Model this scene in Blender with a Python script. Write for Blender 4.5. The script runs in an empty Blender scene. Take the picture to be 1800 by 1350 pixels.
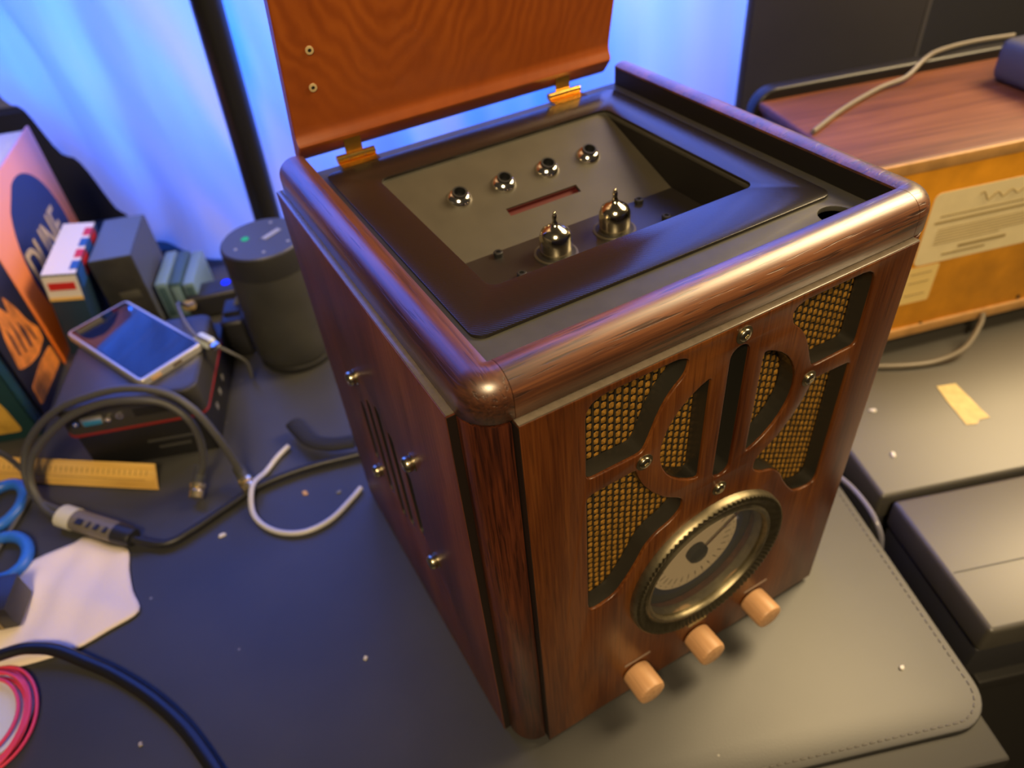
import bpy, bmesh, math, random
from mathutils import Vector, Matrix
random.seed(7)
sc = bpy.context.scene
COL = sc.collection
PI = math.pi

# ------------------------------------------------------------------ camera
def setup_camera():
    cam = bpy.data.cameras.new('camera')
    ob = bpy.data.objects.new('camera', cam); COL.objects.link(ob)
    right = Vector((0.8651747768826575, -0.49552278247664516, -0.07700504848805106))
    down = Vector((-0.3800035489449564, -0.5476363260144446, -0.7454473537538637))
    fwd = Vector((0.32721538508340614, 0.6742044396739044, -0.6621015520965903))
    m = Matrix((right, -down, -fwd)).transposed().to_4x4()
    m.translation = Vector((-0.07204194678205418, -0.18837244084805005, 0.4994833884894901))
    ob.matrix_world = m
    cam.sensor_fit = 'HORIZONTAL'; cam.sensor_width = 36.0
    cam.lens = 36.0 * 1295.06 / 1800.0
    cam.clip_start = 0.01; cam.clip_end = 60
    cam.dof.use_dof = True; cam.dof.focus_distance = 0.335; cam.dof.aperture_fstop = 7.4
    sc.camera = ob
setup_camera()

# ------------------------------------------------------------------ world, lights, exposure
W_ = bpy.data.worlds.new('room_dusk'); sc.world = W_; W_.use_nodes = True
bg = W_.node_tree.nodes['Background']
bg.inputs[0].default_value = (1.0, 0.80, 0.58, 1); bg.inputs[1].default_value = 0.035
sc.view_settings.view_transform = 'Standard'; sc.view_settings.look = 'None'
sc.view_settings.gamma = 1.0; sc.view_settings.use_curve_mapping = False
sc.view_settings.exposure = 0.0

ROT = math.radians(-19.3)                       # desk and window run at this angle to the radio
U = Vector((math.cos(ROT), math.sin(ROT), 0)); V = Vector((-math.sin(ROT), math.cos(ROT), 0))
def uv(s, t, z=0.0): return U * s + V * t + Vector((0, 0, z))
ORI = math.degrees(ROT)

def area_light(name, loc, target, size, size_y, power, color, shape='RECTANGLE'):
    l = bpy.data.lights.new(name, 'AREA'); l.energy = power; l.color = color
    l.shape = shape; l.size = size
    if shape in ('RECTANGLE', 'ELLIPSE'): l.size_y = size_y
    o = bpy.data.objects.new(name, l); COL.objects.link(o); o.location = loc
    o.rotation_euler = (Vector(target) - Vector(loc)).to_track_quat('-Z', 'Y').to_euler()
    return o
# daylight coming in from outside the window, behind the sheer curtain
area_light('daylight', uv(-0.05, 1.75, 0.75), uv(-0.05, 0.8, 0.40), 2.3, 1.5, 205, (0.016, 0.135, 0.95))
# the warm ceiling lamp of the room, up to the right
area_light('ceiling_lamp_light', (1.25, 0.0, 1.18), (0.15, 0.05, 0.15), 0.75, 0.75, 34, (1.0, 0.74, 0.40), 'DISK')
# a second ceiling lamp behind the photographer
area_light('ceiling_lamp_light', (-0.45, -0.85, 1.35), (0.0, 0.15, 0.10), 0.40, 0.40, 22, (1.0, 0.74, 0.40), 'DISK')

# ------------------------------------------------------------------ materials
def newmat(name):
    m = bpy.data.materials.new(name); m.use_nodes = True
    return m, m.node_tree.nodes, m.node_tree.links, m.node_tree.nodes['Principled BSDF']
def setp(b, **k):
    for n, v in k.items():
        n = {'color': 'Base Color', 'rough': 'Roughness', 'metal': 'Metallic', 'spec': 'Specular IOR Level', 'coat': 'Coat Weight',
             'coatr': 'Coat Roughness', 'trans': 'Transmission Weight', 'ior': 'IOR', 'alpha': 'Alpha', 'sheen': 'Sheen Weight'}.get(n, n)
        b.inputs[n].default_value = (*v, 1) if isinstance(v, tuple) and len(v) == 3 else v
def plain(name, color, rough=0.5, metal=0.0, noise=0.0, nscale=60, bump=0.0, **k):
    m, N, L, b = newmat(name); setp(b, color=color, rough=rough, metal=metal, **k)
    if noise or bump:
        tc = N.new('ShaderNodeTexCoord'); t = N.new('ShaderNodeTexNoise'); t.inputs['Scale'].default_value = nscale; t.inputs['Detail'].default_value = 5
        L.new(tc.outputs['Object'], t.inputs['Vector'])
        if noise:
            r = N.new('ShaderNodeValToRGB'); r.color_ramp.elements[0].position = 0.3; r.color_ramp.elements[1].position = 0.7
            r.color_ramp.elements[0].color = (*[c * (1 - noise) for c in color], 1); r.color_ramp.elements[1].color = (*[min(1, c * (1 + noise)) for c in color], 1)
            L.new(t.outputs['Fac'], r.inputs['Fac']); L.new(r.outputs['Color'], b.inputs['Base Color'])
        if bump:
            bp = N.new('ShaderNodeBump'); bp.inputs['Strength'].default_value = bump; bp.inputs['Distance'].default_value = 0.001
            L.new(t.outputs['Fac'], bp.inputs['Height']); L.new(bp.outputs['Normal'], b.inputs['Normal'])
    return m
def emit(name, color, strength):
    m, N, L, b = newmat(name); setp(b, color=(0, 0, 0)); b.inputs['Emission Color'].default_value = (*color, 1); b.inputs['Emission Strength'].default_value = strength
    return m
def wood(name, dark, mid, light, axis='Z', rough=0.3, coat=0.0,  fine=900, broad=14, bump=0.15, swirl=0.0, pores=0.5, coatr=0.27):
    """streaky grain running along one local axis"""
    m, N, L, b = newmat(name); setp(b, rough=rough, coat=coat, coatr=coatr); b.inputs['Coat IOR'].default_value = 1.9 if coat >= 1 else 1.5
    tc = N.new('ShaderNodeTexCoord')
    def noise(scale, squash, detail=4, dist=0.0):
        mp = N.new('ShaderNodeMapping'); L.new(tc.outputs['Object'], mp.inputs['Vector'])
        s = [1, 1, 1]; s['XYZ'.index(axis)] = squash; mp.inputs['Scale'].default_value = s
        t = N.new('ShaderNodeTexNoise'); t.inputs['Scale'].default_value = scale; t.inputs['Detail'].default_value = detail; t.inputs['Distortion'].default_value = dist
        L.new(mp.outputs['Vector'], t.inputs['Vector']); return t
    a = noise(broad * 5, 0.12, 4, 0.6 + swirl); f = noise(fine, 0.03, 3)
    mix = N.new('ShaderNodeMath'); mix.operation = 'MULTIPLY_ADD'; mix.inputs[1].default_value = 0.42
    L.new(f.outputs['Fac'], mix.inputs[0])
    sub = N.new('ShaderNodeMath'); sub.operation = 'MULTIPLY'; sub.inputs[1].default_value = 0.60
    L.new(a.outputs['Fac'], sub.inputs[0]); L.new(sub.outputs[0], mix.inputs[2])
    r = N.new('ShaderNodeValToRGB'); e = r.color_ramp.elements
    e[0].position = 0.36; e[0].color = (*dark, 1); e[1].position = 0.64; e[1].color = (*light, 1)
    c = e.new(0.5); c.color = (*mid, 1)
    L.new(mix.outputs[0], r.inputs['Fac'])
    out = r.outputs['Color']
    if pores:
        p = noise(fine * 0.75, 0.05, 2); pr = N.new('ShaderNodeValToRGB'); pr.color_ramp.elements[0].position = 0.36; pr.color_ramp.elements[1].position = 0.43
        k = 1 - pores; pr.color_ramp.elements[0].color = (k, k, k, 1); L.new(p.outputs['Fac'], pr.inputs['Fac'])
        mm = N.new('ShaderNodeMix'); mm.data_type = 'RGBA'; mm.blend_type = 'MULTIPLY'; mm.inputs[0].default_value = 1
        L.new(out, mm.inputs[6]); L.new(pr.outputs['Color'], mm.inputs[7]); out = mm.outputs[2]
        if bump:
            bp = N.new('ShaderNodeBump'); bp.inputs['Strength'].default_value = bump; bp.inputs['Distance'].default_value = 0.0006
            L.new(pr.outputs['Color'], bp.inputs['Height']); L.new(bp.outputs['Normal'], b.inputs['Normal'])
    L.new(out, b.inputs['Base Color'])
    return m

M = {}
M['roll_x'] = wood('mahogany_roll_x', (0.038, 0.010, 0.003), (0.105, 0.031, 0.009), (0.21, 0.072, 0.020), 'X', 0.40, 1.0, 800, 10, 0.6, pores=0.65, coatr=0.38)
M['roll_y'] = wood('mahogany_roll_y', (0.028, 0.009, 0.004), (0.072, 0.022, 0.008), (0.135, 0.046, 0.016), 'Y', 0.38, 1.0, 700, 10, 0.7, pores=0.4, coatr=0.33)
M['post'] = wood('mahogany_post', (0.022, 0.006, 0.004), (0.07, 0.017, 0.007), (0.13, 0.034, 0.012), 'Z', 0.28, 0.3, 900, 10, 0.2)
M['front'] = wood('mahogany_front', (0.056, 0.013, 0.003), (0.108, 0.030, 0.006), (0.17, 0.054, 0.011), 'Z', 0.34, 0.2, 700, 8, 0.1, pores=0.25)
M['side'] = wood('mahogany_side', (0.068, 0.020, 0.012), (0.120, 0.035, 0.020), (0.18, 0.058, 0.030), 'Z', 0.46, 0.0, 600, 8, 0.1, pores=0.2)
M['groove'] = plain('blackened_edge', (0.012, 0.007, 0.005), 0.5)
M['ledge'] = plain('lit_panel_edge', (0.13, 0.105, 0.08), 0.25, noise=0.12, nscale=300, coat=0.5)
M['black'] = plain('matt_black', (0.010, 0.010, 0.011), 0.6)
M['lining'] = plain('lining_black', (0.007, 0.006, 0.005), 0.55)
M['brass'] = plain('aged_brass', (0.46, 0.36, 0.18), 0.32, 1.0, noise=0.25, nscale=250)
M['hinge_brass'] = plain('bright_brass', (0.95, 0.60, 0.16), 0.25, 1.0)
M['nickel'] = plain('antique_nickel', (0.58, 0.52, 0.38), 0.26, 1.0, noise=0.3, nscale=300)
M['bronze'] = plain('dull_bronze', (0.30, 0.26, 0.17), 0.42, 1.0, noise=0.2, nscale=200)
M['chrome'] = plain('chrome', (0.82, 0.78, 0.70), 0.12, 1.0)
M['tubeglass'] = plain('silvered_tube', (0.78, 0.70, 0.52), 0.14, 1.0, noise=0.3, nscale=180)
M['knob'] = wood('beech_knob', (0.50, 0.27, 0.13), (0.60, 0.34, 0.17), (0.68, 0.42, 0.22), 'Y', 0.45, 0, 500, 20, 0.05, pores=0.15)

# lid: orange mahogany with cathedral figure
def lid_material():
    m, N, L, b = newmat('lid_mahogany'); setp(b, rough=0.38, coat=0.15, coatr=0.2)
    tc = N.new('ShaderNodeTexCoord'); mp = N.new('ShaderNodeMapping'); L.new(tc.outputs['Object'], mp.inputs['Vector'])
    mp.inputs['Location'].default_value = (-0.055, 0, -0.100); mp.inputs['Scale'].default_value = (1.0, 1.0, 0.62); mp.inputs['Rotation'].default_value = (0, -0.35, 0)
    w = N.new('ShaderNodeTexWave'); w.wave_type = 'RINGS'; w.rings_direction = 'Y'; w.inputs['Scale'].default_value = 42; w.inputs['Distortion'].default_value = 15.0
    w.inputs['Detail'].default_value = 3; w.inputs['Detail Scale'].default_value = 0.6
    L.new(mp.outputs['Vector'], w.inputs['Vector'])
    n = N.new('ShaderNodeTexNoise'); n.inputs['Scale'].default_value = 34; n.inputs['Detail'].default_value = 8; n.inputs['Roughness'].default_value = 0.65; L.new(mp.outputs['Vector'], n.inputs['Vector'])
    # the cathedral figure fades out towards the hinge side of the board
    sx = N.new('ShaderNodeSeparateXYZ'); L.new(tc.outputs['Object'], sx.inputs[0])
    mr = N.new('ShaderNodeMapRange'); mr.inputs['From Min'].default_value = 0.020; mr.inputs['From Max'].default_value = 0.075; mr.inputs['To Min'].default_value = 0.06; mr.inputs['To Max'].default_value = 0.32; L.new(sx.outputs[2], mr.inputs['Value'])
    ad = N.new('ShaderNodeMath'); ad.operation = 'MULTIPLY_ADD'; L.new(w.outputs['Fac'], ad.inputs[0]); L.new(mr.outputs['Result'], ad.inputs[1])
    h = N.new('ShaderNodeMath'); h.operation = 'MULTIPLY'; h.inputs[1].default_value = 0.70; L.new(n.outputs['Fac'], h.inputs[0]); L.new(h.outputs[0], ad.inputs[2])
    r = N.new('ShaderNodeValToRGB'); e = r.color_ramp.elements; e[0].position = 0.15; e[0].color = (0.20, 0.040, 0.005, 1); e[1].position = 0.9; e[1].color = (0.36, 0.090, 0.010, 1)
    c = e.new(0.5); c.color = (0.27, 0.060, 0.007, 1)
    L.new(ad.outputs[0], r.inputs['Fac']); L.new(r.outputs['Color'], b.inputs['Base Color'])
    return m
M['lid'] = lid_material()

def frame_material():
    m, N, L, b = newmat('ribbed_black_sheet'); setp(b, color=(0.016, 0.013, 0.011), rough=0.22, spec=0.6)
    tc = N.new('ShaderNodeTexCoord'); w = N.new('ShaderNodeTexWave'); w.bands_direction = 'DIAGONAL'; w.inputs['Scale'].default_value = 330
    L.new(tc.outputs['Object'], w.inputs['Vector']); bp = N.new('ShaderNodeBump'); bp.inputs['Strength'].default_value = 0.07; bp.inputs['Distance'].default_value = 0.0005
    L.new(w.outputs['Fac'], bp.inputs['Height']); L.new(bp.outputs['Normal'], b.inputs['Normal']); return m
M['frame'] = frame_material()
M['plate'] = plain('satin_top_plate', (0.058, 0.056, 0.046), 0.46, noise=0.1, nscale=90)
M['slope'] = plain('grey_chassis_plate', (0.058, 0.051, 0.038), 0.5, noise=0.12, nscale=40)
M['strip'] = plain('dark_chassis_strip', (0.020, 0.018, 0.017), 0.35)
M['red'] = plain('red_slot_inside', (0.075, 0.008, 0.008), 0.5)
M['thread_dark'] = plain('dark_thread', (0.030, 0.022, 0.010), 0.7)
M['thread_gold'] = plain('gold_thread', (0.28, 0.14, 0.020), 0.5, noise=0.5, nscale=450)

def leather():
    m, N, L, b = newmat('black_leather'); setp(b, rough=0.42, spec=0.50)
    tc = N.new('ShaderNodeTexCoord')
    t = N.new('ShaderNodeTexNoise'); t.inputs['Scale'].default_value = 9; t.inputs['Detail'].default_value = 6; L.new(tc.outputs['Object'], t.inputs['Vector'])
    r = N.new('ShaderNodeValToRGB'); e = r.color_ramp.elements; e[0].position = 0.35; e[0].color = (0.044, 0.044, 0.045, 1); e[1].position = 0.7; e[1].color = (0.058, 0.057, 0.055, 1)
    L.new(t.outputs['Fac'], r.inputs['Fac'])
    v = N.new('ShaderNodeTexVoronoi'); v.inputs['Scale'].default_value = 42; v.inputs['Randomness'].default_value = 1; L.new(tc.outputs['Object'], v.inputs['Vector'])
    sp = N.new('ShaderNodeValToRGB'); sp.color_ramp.elements[0].position = 0.030; sp.color_ramp.elements[1].position = 0.055
    sp.color_ramp.elements[0].color = (1, 1, 1, 1); sp.color_ramp.elements[1].color = (0, 0, 0, 1); L.new(v.outputs['Distance'], sp.inputs['Fac'])
    sel = N.new('ShaderNodeMath'); sel.operation = 'GREATER_THAN'; sel.inputs[1].default_value = 0.58; L.new(v.outputs['Color'], sel.inputs[0])
    mu = N.new('ShaderNodeMath'); mu.operation = 'MULTIPLY'; L.new(sp.outputs['Color'], mu.inputs[0]); L.new(sel.outputs[0], mu.inputs[1])
    mx = N.new('ShaderNodeMix'); mx.data_type = 'RGBA'; L.new(mu.outputs[0], mx.inputs[0]); L.new(r.outputs['Color'], mx.inputs[6]); mx.inputs[7].default_value = (0.28, 0.27, 0.25, 1)
    L.new(mx.outputs[2], b.inputs['Base Color'])
    g = N.new('ShaderNodeTexNoise'); g.inputs['Scale'].default_value = 700; L.new(tc.outputs['Object'], g.inputs['Vector'])
    bp = N.new('ShaderNodeBump'); bp.inputs['Strength'].default_value = 0.12; bp.inputs['Distance'].default_value = 0.0004; L.new(g.outputs['Fac'], bp.inputs['Height']); L.new(bp.outputs['Normal'], b.inputs['Normal'])
    return m
M['leather'] = leather()
M['desk'] = plain('black_desk', (0.02, 0.019, 0.018), 0.5)
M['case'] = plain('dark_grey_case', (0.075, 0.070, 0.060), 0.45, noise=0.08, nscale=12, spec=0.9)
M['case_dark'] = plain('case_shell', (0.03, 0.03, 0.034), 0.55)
M['cabinet_dark'] = plain('dark_grey_cloth', (0.050, 0.047, 0.058), 0.7, noise=0.15, nscale=6)
M['wall'] = plain('dark_wall', (0.016, 0.016, 0.019), 0.9)
M['floor'] = plain('dark_floor', (0.03, 0.025, 0.02), 0.6, noise=0.3, nscale=8)

# ------------------------------------------------------------------ mesh helpers
def link(name, me, mat, parent=None):
    o = bpy.data.objects.new(name, me); COL.objects.link(o)
    if mat is not None and len(me.materials) == 0: me.materials.append(mat if not isinstance(mat, str) else M[mat])
    if parent is not None: o.parent = parent
    return o
def smooth(me, angle=40):
    for p in me.polygons: p.use_smooth = True
    try: me.set_sharp_from_angle(angle=math.radians(angle))
    except Exception: pass
    return me
def bm_mesh(name, bm, sm=True, angle=40):
    bmesh.ops.recalc_face_normals(bm, faces=bm.faces)
    me = bpy.data.meshes.new(name); bm.to_mesh(me); bm.free()
    if sm: smooth(me, angle)
    return me
def add_box(bm, c, size, bev=0.0, seg=2, rot=None):
    r = bmesh.ops.create_cube(bm, size=1.0); vs = r['verts']
    for v in vs: v.co = Vector((v.co.x * size[0], v.co.y * size[1], v.co.z * size[2]))
    if bev > 0:
        es = list({e for v in vs for e in v.link_edges})
        bev_r = bmesh.ops.bevel(bm, geom=es, offset=bev, segments=seg, affect='EDGES', profile=0.5)
        vs = list({v for f in bev_r['faces'] for v in f.verts} | {v for v in vs if v.is_valid})
    for v in vs:
        co = v.co
        if rot is not None: co = rot @ co
        v.co = co + Vector(c)
    return vs
def box(name, c, size, mat, parent=None, bev=0.0, seg=2, rot=None):
    bm = bmesh.new(); add_box(bm, c, size, bev, seg, rot)
    return link(name, bm_mesh(name, bm), mat, parent)
def lathe_mesh(name, prof, n=48, axis='Z', wob=None, caps=True):
    """prof: list of (r, h); revolve; axis 'Z' up or 'Y' (h runs along -Y) or 'X' (h runs along -X)"""
    bm = bmesh.new(); rings = []
    for r, h in prof:
        ring = []
        for i in range(n):
            a = 2 * PI * i / n
            rr = r if wob is None else r + wob(i, r, h)
            x, y = rr * math.cos(a), rr * math.sin(a)
            if axis == 'Z': co = (x, y, h)
            elif axis == 'Y': co = (x, -h, y)
            else: co = (-h, x, y)
            ring.append(bm.verts.new(co))
        rings.append(ring)
    for a, b in zip(rings[:-1], rings[1:]):
        for i in range(n): bm.faces.new((a[i], a[(i + 1) % n], b[(i + 1) % n], b[i]))
    if caps and prof[0][0] > 1e-6: bm.faces.new(rings[0][::-1])
    if caps and prof[-1][0] > 1e-6: bm.faces.new(rings[-1])
    bmesh.ops.remove_doubles(bm, verts=bm.verts, dist=1e-6)
    return bm_mesh(name, bm)
def lathe(name, prof, mat, parent=None, loc=(0, 0, 0), n=48, axis='Z', wob=None, caps=True):
    o = link(name, lathe_mesh(name, prof, n, axis, wob, caps), mat, parent); o.location = loc; return o
def catmull(P, k=8, closed=False):
    P = [Vector(p) for p in P]; out = []; n = len(P)
    rng = range(n) if closed else range(n - 1)
    for i in rng:
        p0 = P[(i - 1) % n] if closed or i > 0 else P[0] * 2 - P[1]
        p1, p2 = P[i % n], P[(i + 1) % n]
        p3 = P[(i + 2) % n] if closed or i + 2 < n else P[-1] * 2 - P[-2]
        for j in range(k):
            t = j / k
            out.append(0.5 * ((2 * p1) + (p2 - p0) * t + (2 * p0 - 5 * p1 + 4 * p2 - p3) * t * t + (3 * p1 - p0 - 3 * p2 + p3) * t ** 3))
    if not closed: out.append(P[-1])
    return out
def tube_bm(bm, pts, r, n=10, closed=False, flat=None):
    pts = [Vector(p) for p in pts]; rings = []; up = Vector((0, 0, 1)); N = len(pts)
    for i, p in enumerate(pts):
        t = (pts[(i + 1) % N] - pts[i - 1]) if closed else (pts[min(i + 1, N - 1)] - pts[max(i - 1, 0)])
        t.normalize(); sd = t.cross(up)
        if sd.length < 1e-3: sd = Vector((1, 0, 0))
        sd.normalize(); nn = sd.cross(t)
        rr = r(i / (N - 1)) if callable(r) else r
        a_, b_ = (rr, rr) if flat is None else (rr * flat, rr)
        rings.append([bm.verts.new(p + sd * (a_ * math.cos(2 * PI * j / n)) + nn * (b_ * math.sin(2 * PI * j / n))) for j in range(n)])
    pairs = list(zip(rings[:-1], rings[1:])) + ([(rings[-1], rings[0])] if closed else [])
    for a, b in pairs:
        for j in range(n): bm.faces.new((a[j], a[(j + 1) % n], b[(j + 1) % n], b[j]))
    if not closed: bm.faces.new(rings[0][::-1]); bm.faces.new(rings[-1])
def tube(name, pts, r, mat, parent=None, n=10, k=8, closed=False, flat=None, origin=None):
    bm = bmesh.new(); P = catmull(pts, k, closed) if k else pts
    if origin is not None: P = [Vector(p) - Vector(origin) for p in P]
    tube_bm(bm, P, r, n, closed, flat); o = link(name, bm_mesh(name, bm), mat, parent)
    if origin is not None: o.location = origin
    return o
def poly_mesh(name, loops, thick, bev=0.0, plane='XZ', res=1):
    """filled polygon (first loop outer, others holes) given thickness; plane XZ: front faces -Y, coordinates (x,z), front at y=0 and back at y=thick.
    plane YZ: front faces -X; plane XY: top at z=0, bottom at -thick"""
    cu = bpy.data.curves.new(name, 'CURVE'); cu.dimensions = '2D'; cu.fill_mode = 'BOTH'
    for lp in loops:
        s = cu.splines.new('POLY'); s.points.add(len(lp) - 1)
        for p, q in zip(s.points, lp): p.co = (q[0], q[1], 0, 1)
        s.use_cyclic_u = True
    cu.extrude = max(1e-5, thick / 2 - bev); cu.bevel_depth = bev; cu.bevel_resolution = res; cu.offset = -bev
    o = bpy.data.objects.new(name, cu); COL.objects.link(o)
    dg = bpy.context.evaluated_depsgraph_get(); dg.update()
    me = bpy.data.meshes.new_from_object(o.evaluated_get(dg)); me.name = name
    COL.objects.unlink(o); bpy.data.objects.remove(o); bpy.data.curves.remove(cu)
    h = thick / 2
    for v in me.vertices:
        x, y, z = v.co
        if plane == 'XZ': v.co = (x, h - z, y)
        elif plane == 'YZ': v.co = (h - z, x, y)
        else: v.co = (x, y, z - h)
    bm = bmesh.new(); bm.from_mesh(me); bmesh.ops.remove_doubles(bm, verts=bm.verts, dist=1e-6); bmesh.ops.recalc_face_normals(bm, faces=bm.faces); bm.to_mesh(me); bm.free()
    me.materials.clear()
    return smooth(me, 35)
def rrect(x0, x1, y0, y1, r, n=5):
    out = []
    for cx, cy, a0 in ((x1 - r, y1 - r, 0), (x0 + r, y1 - r, 90), (x0 + r, y0 + r, 180), (x1 - r, y0 + r, 270)):
        for i in range(n + 1):
            a = math.radians(a0 + 90 * i / n); out.append((cx + r * math.cos(a), cy + r * math.sin(a)))
    return out
def round_poly(pts, r, n=4):
    out = []; P = [Vector((*p, 0)) for p in pts]; N = len(P); rs = r if isinstance(r, (list, tuple)) else [r] * N
    for i in range(N):
        a, b, c = P[i - 1], P[i], P[(i + 1) % N]; d1 = (a - b); d2 = (c - b)
        rr = min(rs[i], d1.length * 0.48, d2.length * 0.48)
        if rr < 1e-5: out.append((b.x, b.y)); continue
        p, q = b + d1.normalized() * rr, b + d2.normalized() * rr
        for j in range(n + 1):
            t = j / n; s = (1 - t) ** 2 * p + 2 * (1 - t) * t * b + t * t * q; out.append((s.x, s.y))
    return out
def text_mesh(name, body, size, extrude=0.0003, bold=0.0, spacing=1.0):
    cu = bpy.data.curves.new(name, 'FONT'); cu.body = body; cu.size = size; cu.extrude = extrude; cu.offset = bold; cu.space_character = spacing
    cu.align_x = 'CENTER'; cu.align_y = 'CENTER'
    o = bpy.data.objects.new(name, cu); COL.objects.link(o)
    dg = bpy.context.evaluated_depsgraph_get(); dg.update()
    me = bpy.data.meshes.new_from_object(o.evaluated_get(dg)); COL.objects.unlink(o); bpy.data.objects.remove(o); bpy.data.curves.remove(cu)
    me.materials.clear(); return me
def empty(name, loc=(0, 0, 0), rotz=0.0, rot=None):
    o = bpy.data.objects.new(name, None); COL.objects.link(o); o.location = loc; o.empty_display_size = 0.02
    o.rotation_euler = rot if rot is not None else (0, 0, math.radians(rotz)); return o
def tag(o, label, cat, group=None):
    o['label'] = label; o['category'] = cat
    if group: o['group'] = group
    return o
def struct(o): o['kind'] = 'structure'; return o

# ------------------------------------------------------------------ the setting
def setting():
    # desk stands in a room: floor, window wall with a window, plain wall to the right
    fl = struct(box('floor', (0.3, 0.2, -0.765), (5, 5, 0.03), 'floor'))
    TW = 0.98                                                   # distance of the wall along V
    rotm = Matrix.Rotation(ROT, 3, 'Z')
    def wallpart(bm, s0, s1, z0, z1, t0=TW, t1=TW + 0.14):
        c = uv((s0 + s1) / 2, (t0 + t1) / 2, (z0 + z1) / 2); add_box(bm, c, (s1 - s0, t1 - t0, z1 - z0), 0, 1, rotm)
    bm = bmesh.new(); a, b, zl, zh = -1.0, 0.62, 0.14, 1.45
    wallpart(bm, -2.4, a, -0.75, 1.9); wallpart(bm, b, 2.4, -0.75, 1.9); wallpart(bm, a, b, -0.75, zl); wallpart(bm, a, b, zh, 1.9)
    wb = struct(link('wall_back', bm_mesh('wall_back', bm, False), 'wall'))
    # window frame and panes
    bm = bmesh.new()
    for s0, s1, z0, z1 in ((a, b, zl, zl + 0.05), (a, b, zh - 0.05, zh), (a, a + 0.05, zl, zh), (b - 0.05, b, zl, zh), (-0.42, -0.37, zl, zh), (0.02, 0.07, zl, zh)):
        wallpart(bm, s0, s1, z0, z1, TW + 0.03, TW + 0.08)
    wn = struct(link('window_1', bm_mesh('window_1', bm, False), plain('white_window_frame', (0.20, 0.20, 0.21), 0.6)))
    gm, N, L, p = newmat('window_glass'); out = N['Material Output']; tr = N.new('ShaderNodeBsdfTransparent'); gl = N.new('ShaderNodeBsdfGlossy'); gl.inputs['Roughness'].default_value = 0.02
    mx = N.new('ShaderNodeMixShader'); mx.inputs[0].default_value = 0.05; L.new(tr.outputs[0], mx.inputs[1]); L.new(gl.outputs[0], mx.inputs[2]); L.new(mx.outputs[0], out.inputs['Surface'])
    for s0, s1 in ((a + 0.05, -0.42), (-0.37, 0.02), (0.07, b - 0.05)):
        bm = bmesh.new(); wallpart(bm, s0, s1, zl + 0.05, zh - 0.05, TW + 0.052, TW + 0.058); link('pane', bm_mesh('pane', bm, False), gm, wn)
    return wb
setting()

def desk():
    # desk top: right front corner near (0.262, -0.165)
    cr = Vector((0.2600, -0.1620, 0)); s = cr.dot(U); t = cr.dot(V)
    root = empty('desk', uv(s - 0.75, t + 0.45, -0.75), ORI); tag(root, 'black desk under the leather mat, its corner showing at lower right', 'desk')
    w, d, th = 1.5, 0.0, 0.035
    t1 = 0.90; d = t1 - t; cy = (t + t1) / 2 - (t + 0.45)
    box('desk_top', (0, cy, 0.75 - 0.004 - th / 2), (w, d, th), 'desk', root, 0.003)
    for sx in (-1, 1):
        for ty in (cy - d / 2 + 0.06, cy + d / 2 - 0.06): box('leg', (sx * (w / 2 - 0.06), ty, 0.3555), (0.05, 0.05, 0.711), 'desk', root, 0.004)
desk()

def desk_mat():
    cr = Vector((0.2790, -0.1460, 0)); s1 = cr.dot(U) - 0.006; t0 = cr.dot(V)
    root = empty('desk_mat', uv(s1, t0, -0.004), ORI); tag(root, 'black leather desk mat with a stitched edge under the wooden radio', 'desk mat')
    wd, dp = 0.95, 0.74
    me = poly_mesh('mat_sheet', [rrect(-wd, 0, 0, dp, 0.028, 8)], 0.004, 0.0012, 'XY'); o = link('mat_sheet', me, 'leather', root); o.location = (0, 0, 0.004)
    # stitches along the right and the front edge
    bm = bmesh.new(); add_box(bm, (0, 0, 0), (0.0032, 0.0011, 0.0008), 0.0003, 1); sm = bm_mesh('stitch', bm); sm.materials.append(plain('grey_thread', (0.10, 0.095, 0.09), 0.6))
    ins = 0.005; path = []
    R = 0.028 - ins
    L1 = 0.28
    n = 0; step = 0.0052
    t = 0.0
    def at(d):                                # runs from the far end of the right edge, round the corner, along the front edge
        if d < L1: return (-ins, 0.028 + L1 - d, PI / 2)
        d -= L1; arc = R * PI / 2
        if d < arc:
            a = d / R; return (-0.028 + R * math.cos(a), 0.028 - R * math.sin(a), PI / 2 - a + 0)
        d -= arc; return (-0.028 - d, ins, 0.0)
    total = L1 + R * PI / 2 + 0.15
    while t < total:
        x, y, a = at(t)
        st = bpy.data.objects.new('stitch', sm); COL.objects.link(st); st.parent = root; st.location = (x, y, 0.0041); st.rotation_euler = (0, 0, a if t < L1 or t > L1 + R * PI / 2 else -(PI / 2 - a) + PI / 2 if False else a)
        t += step
desk_mat()

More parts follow.
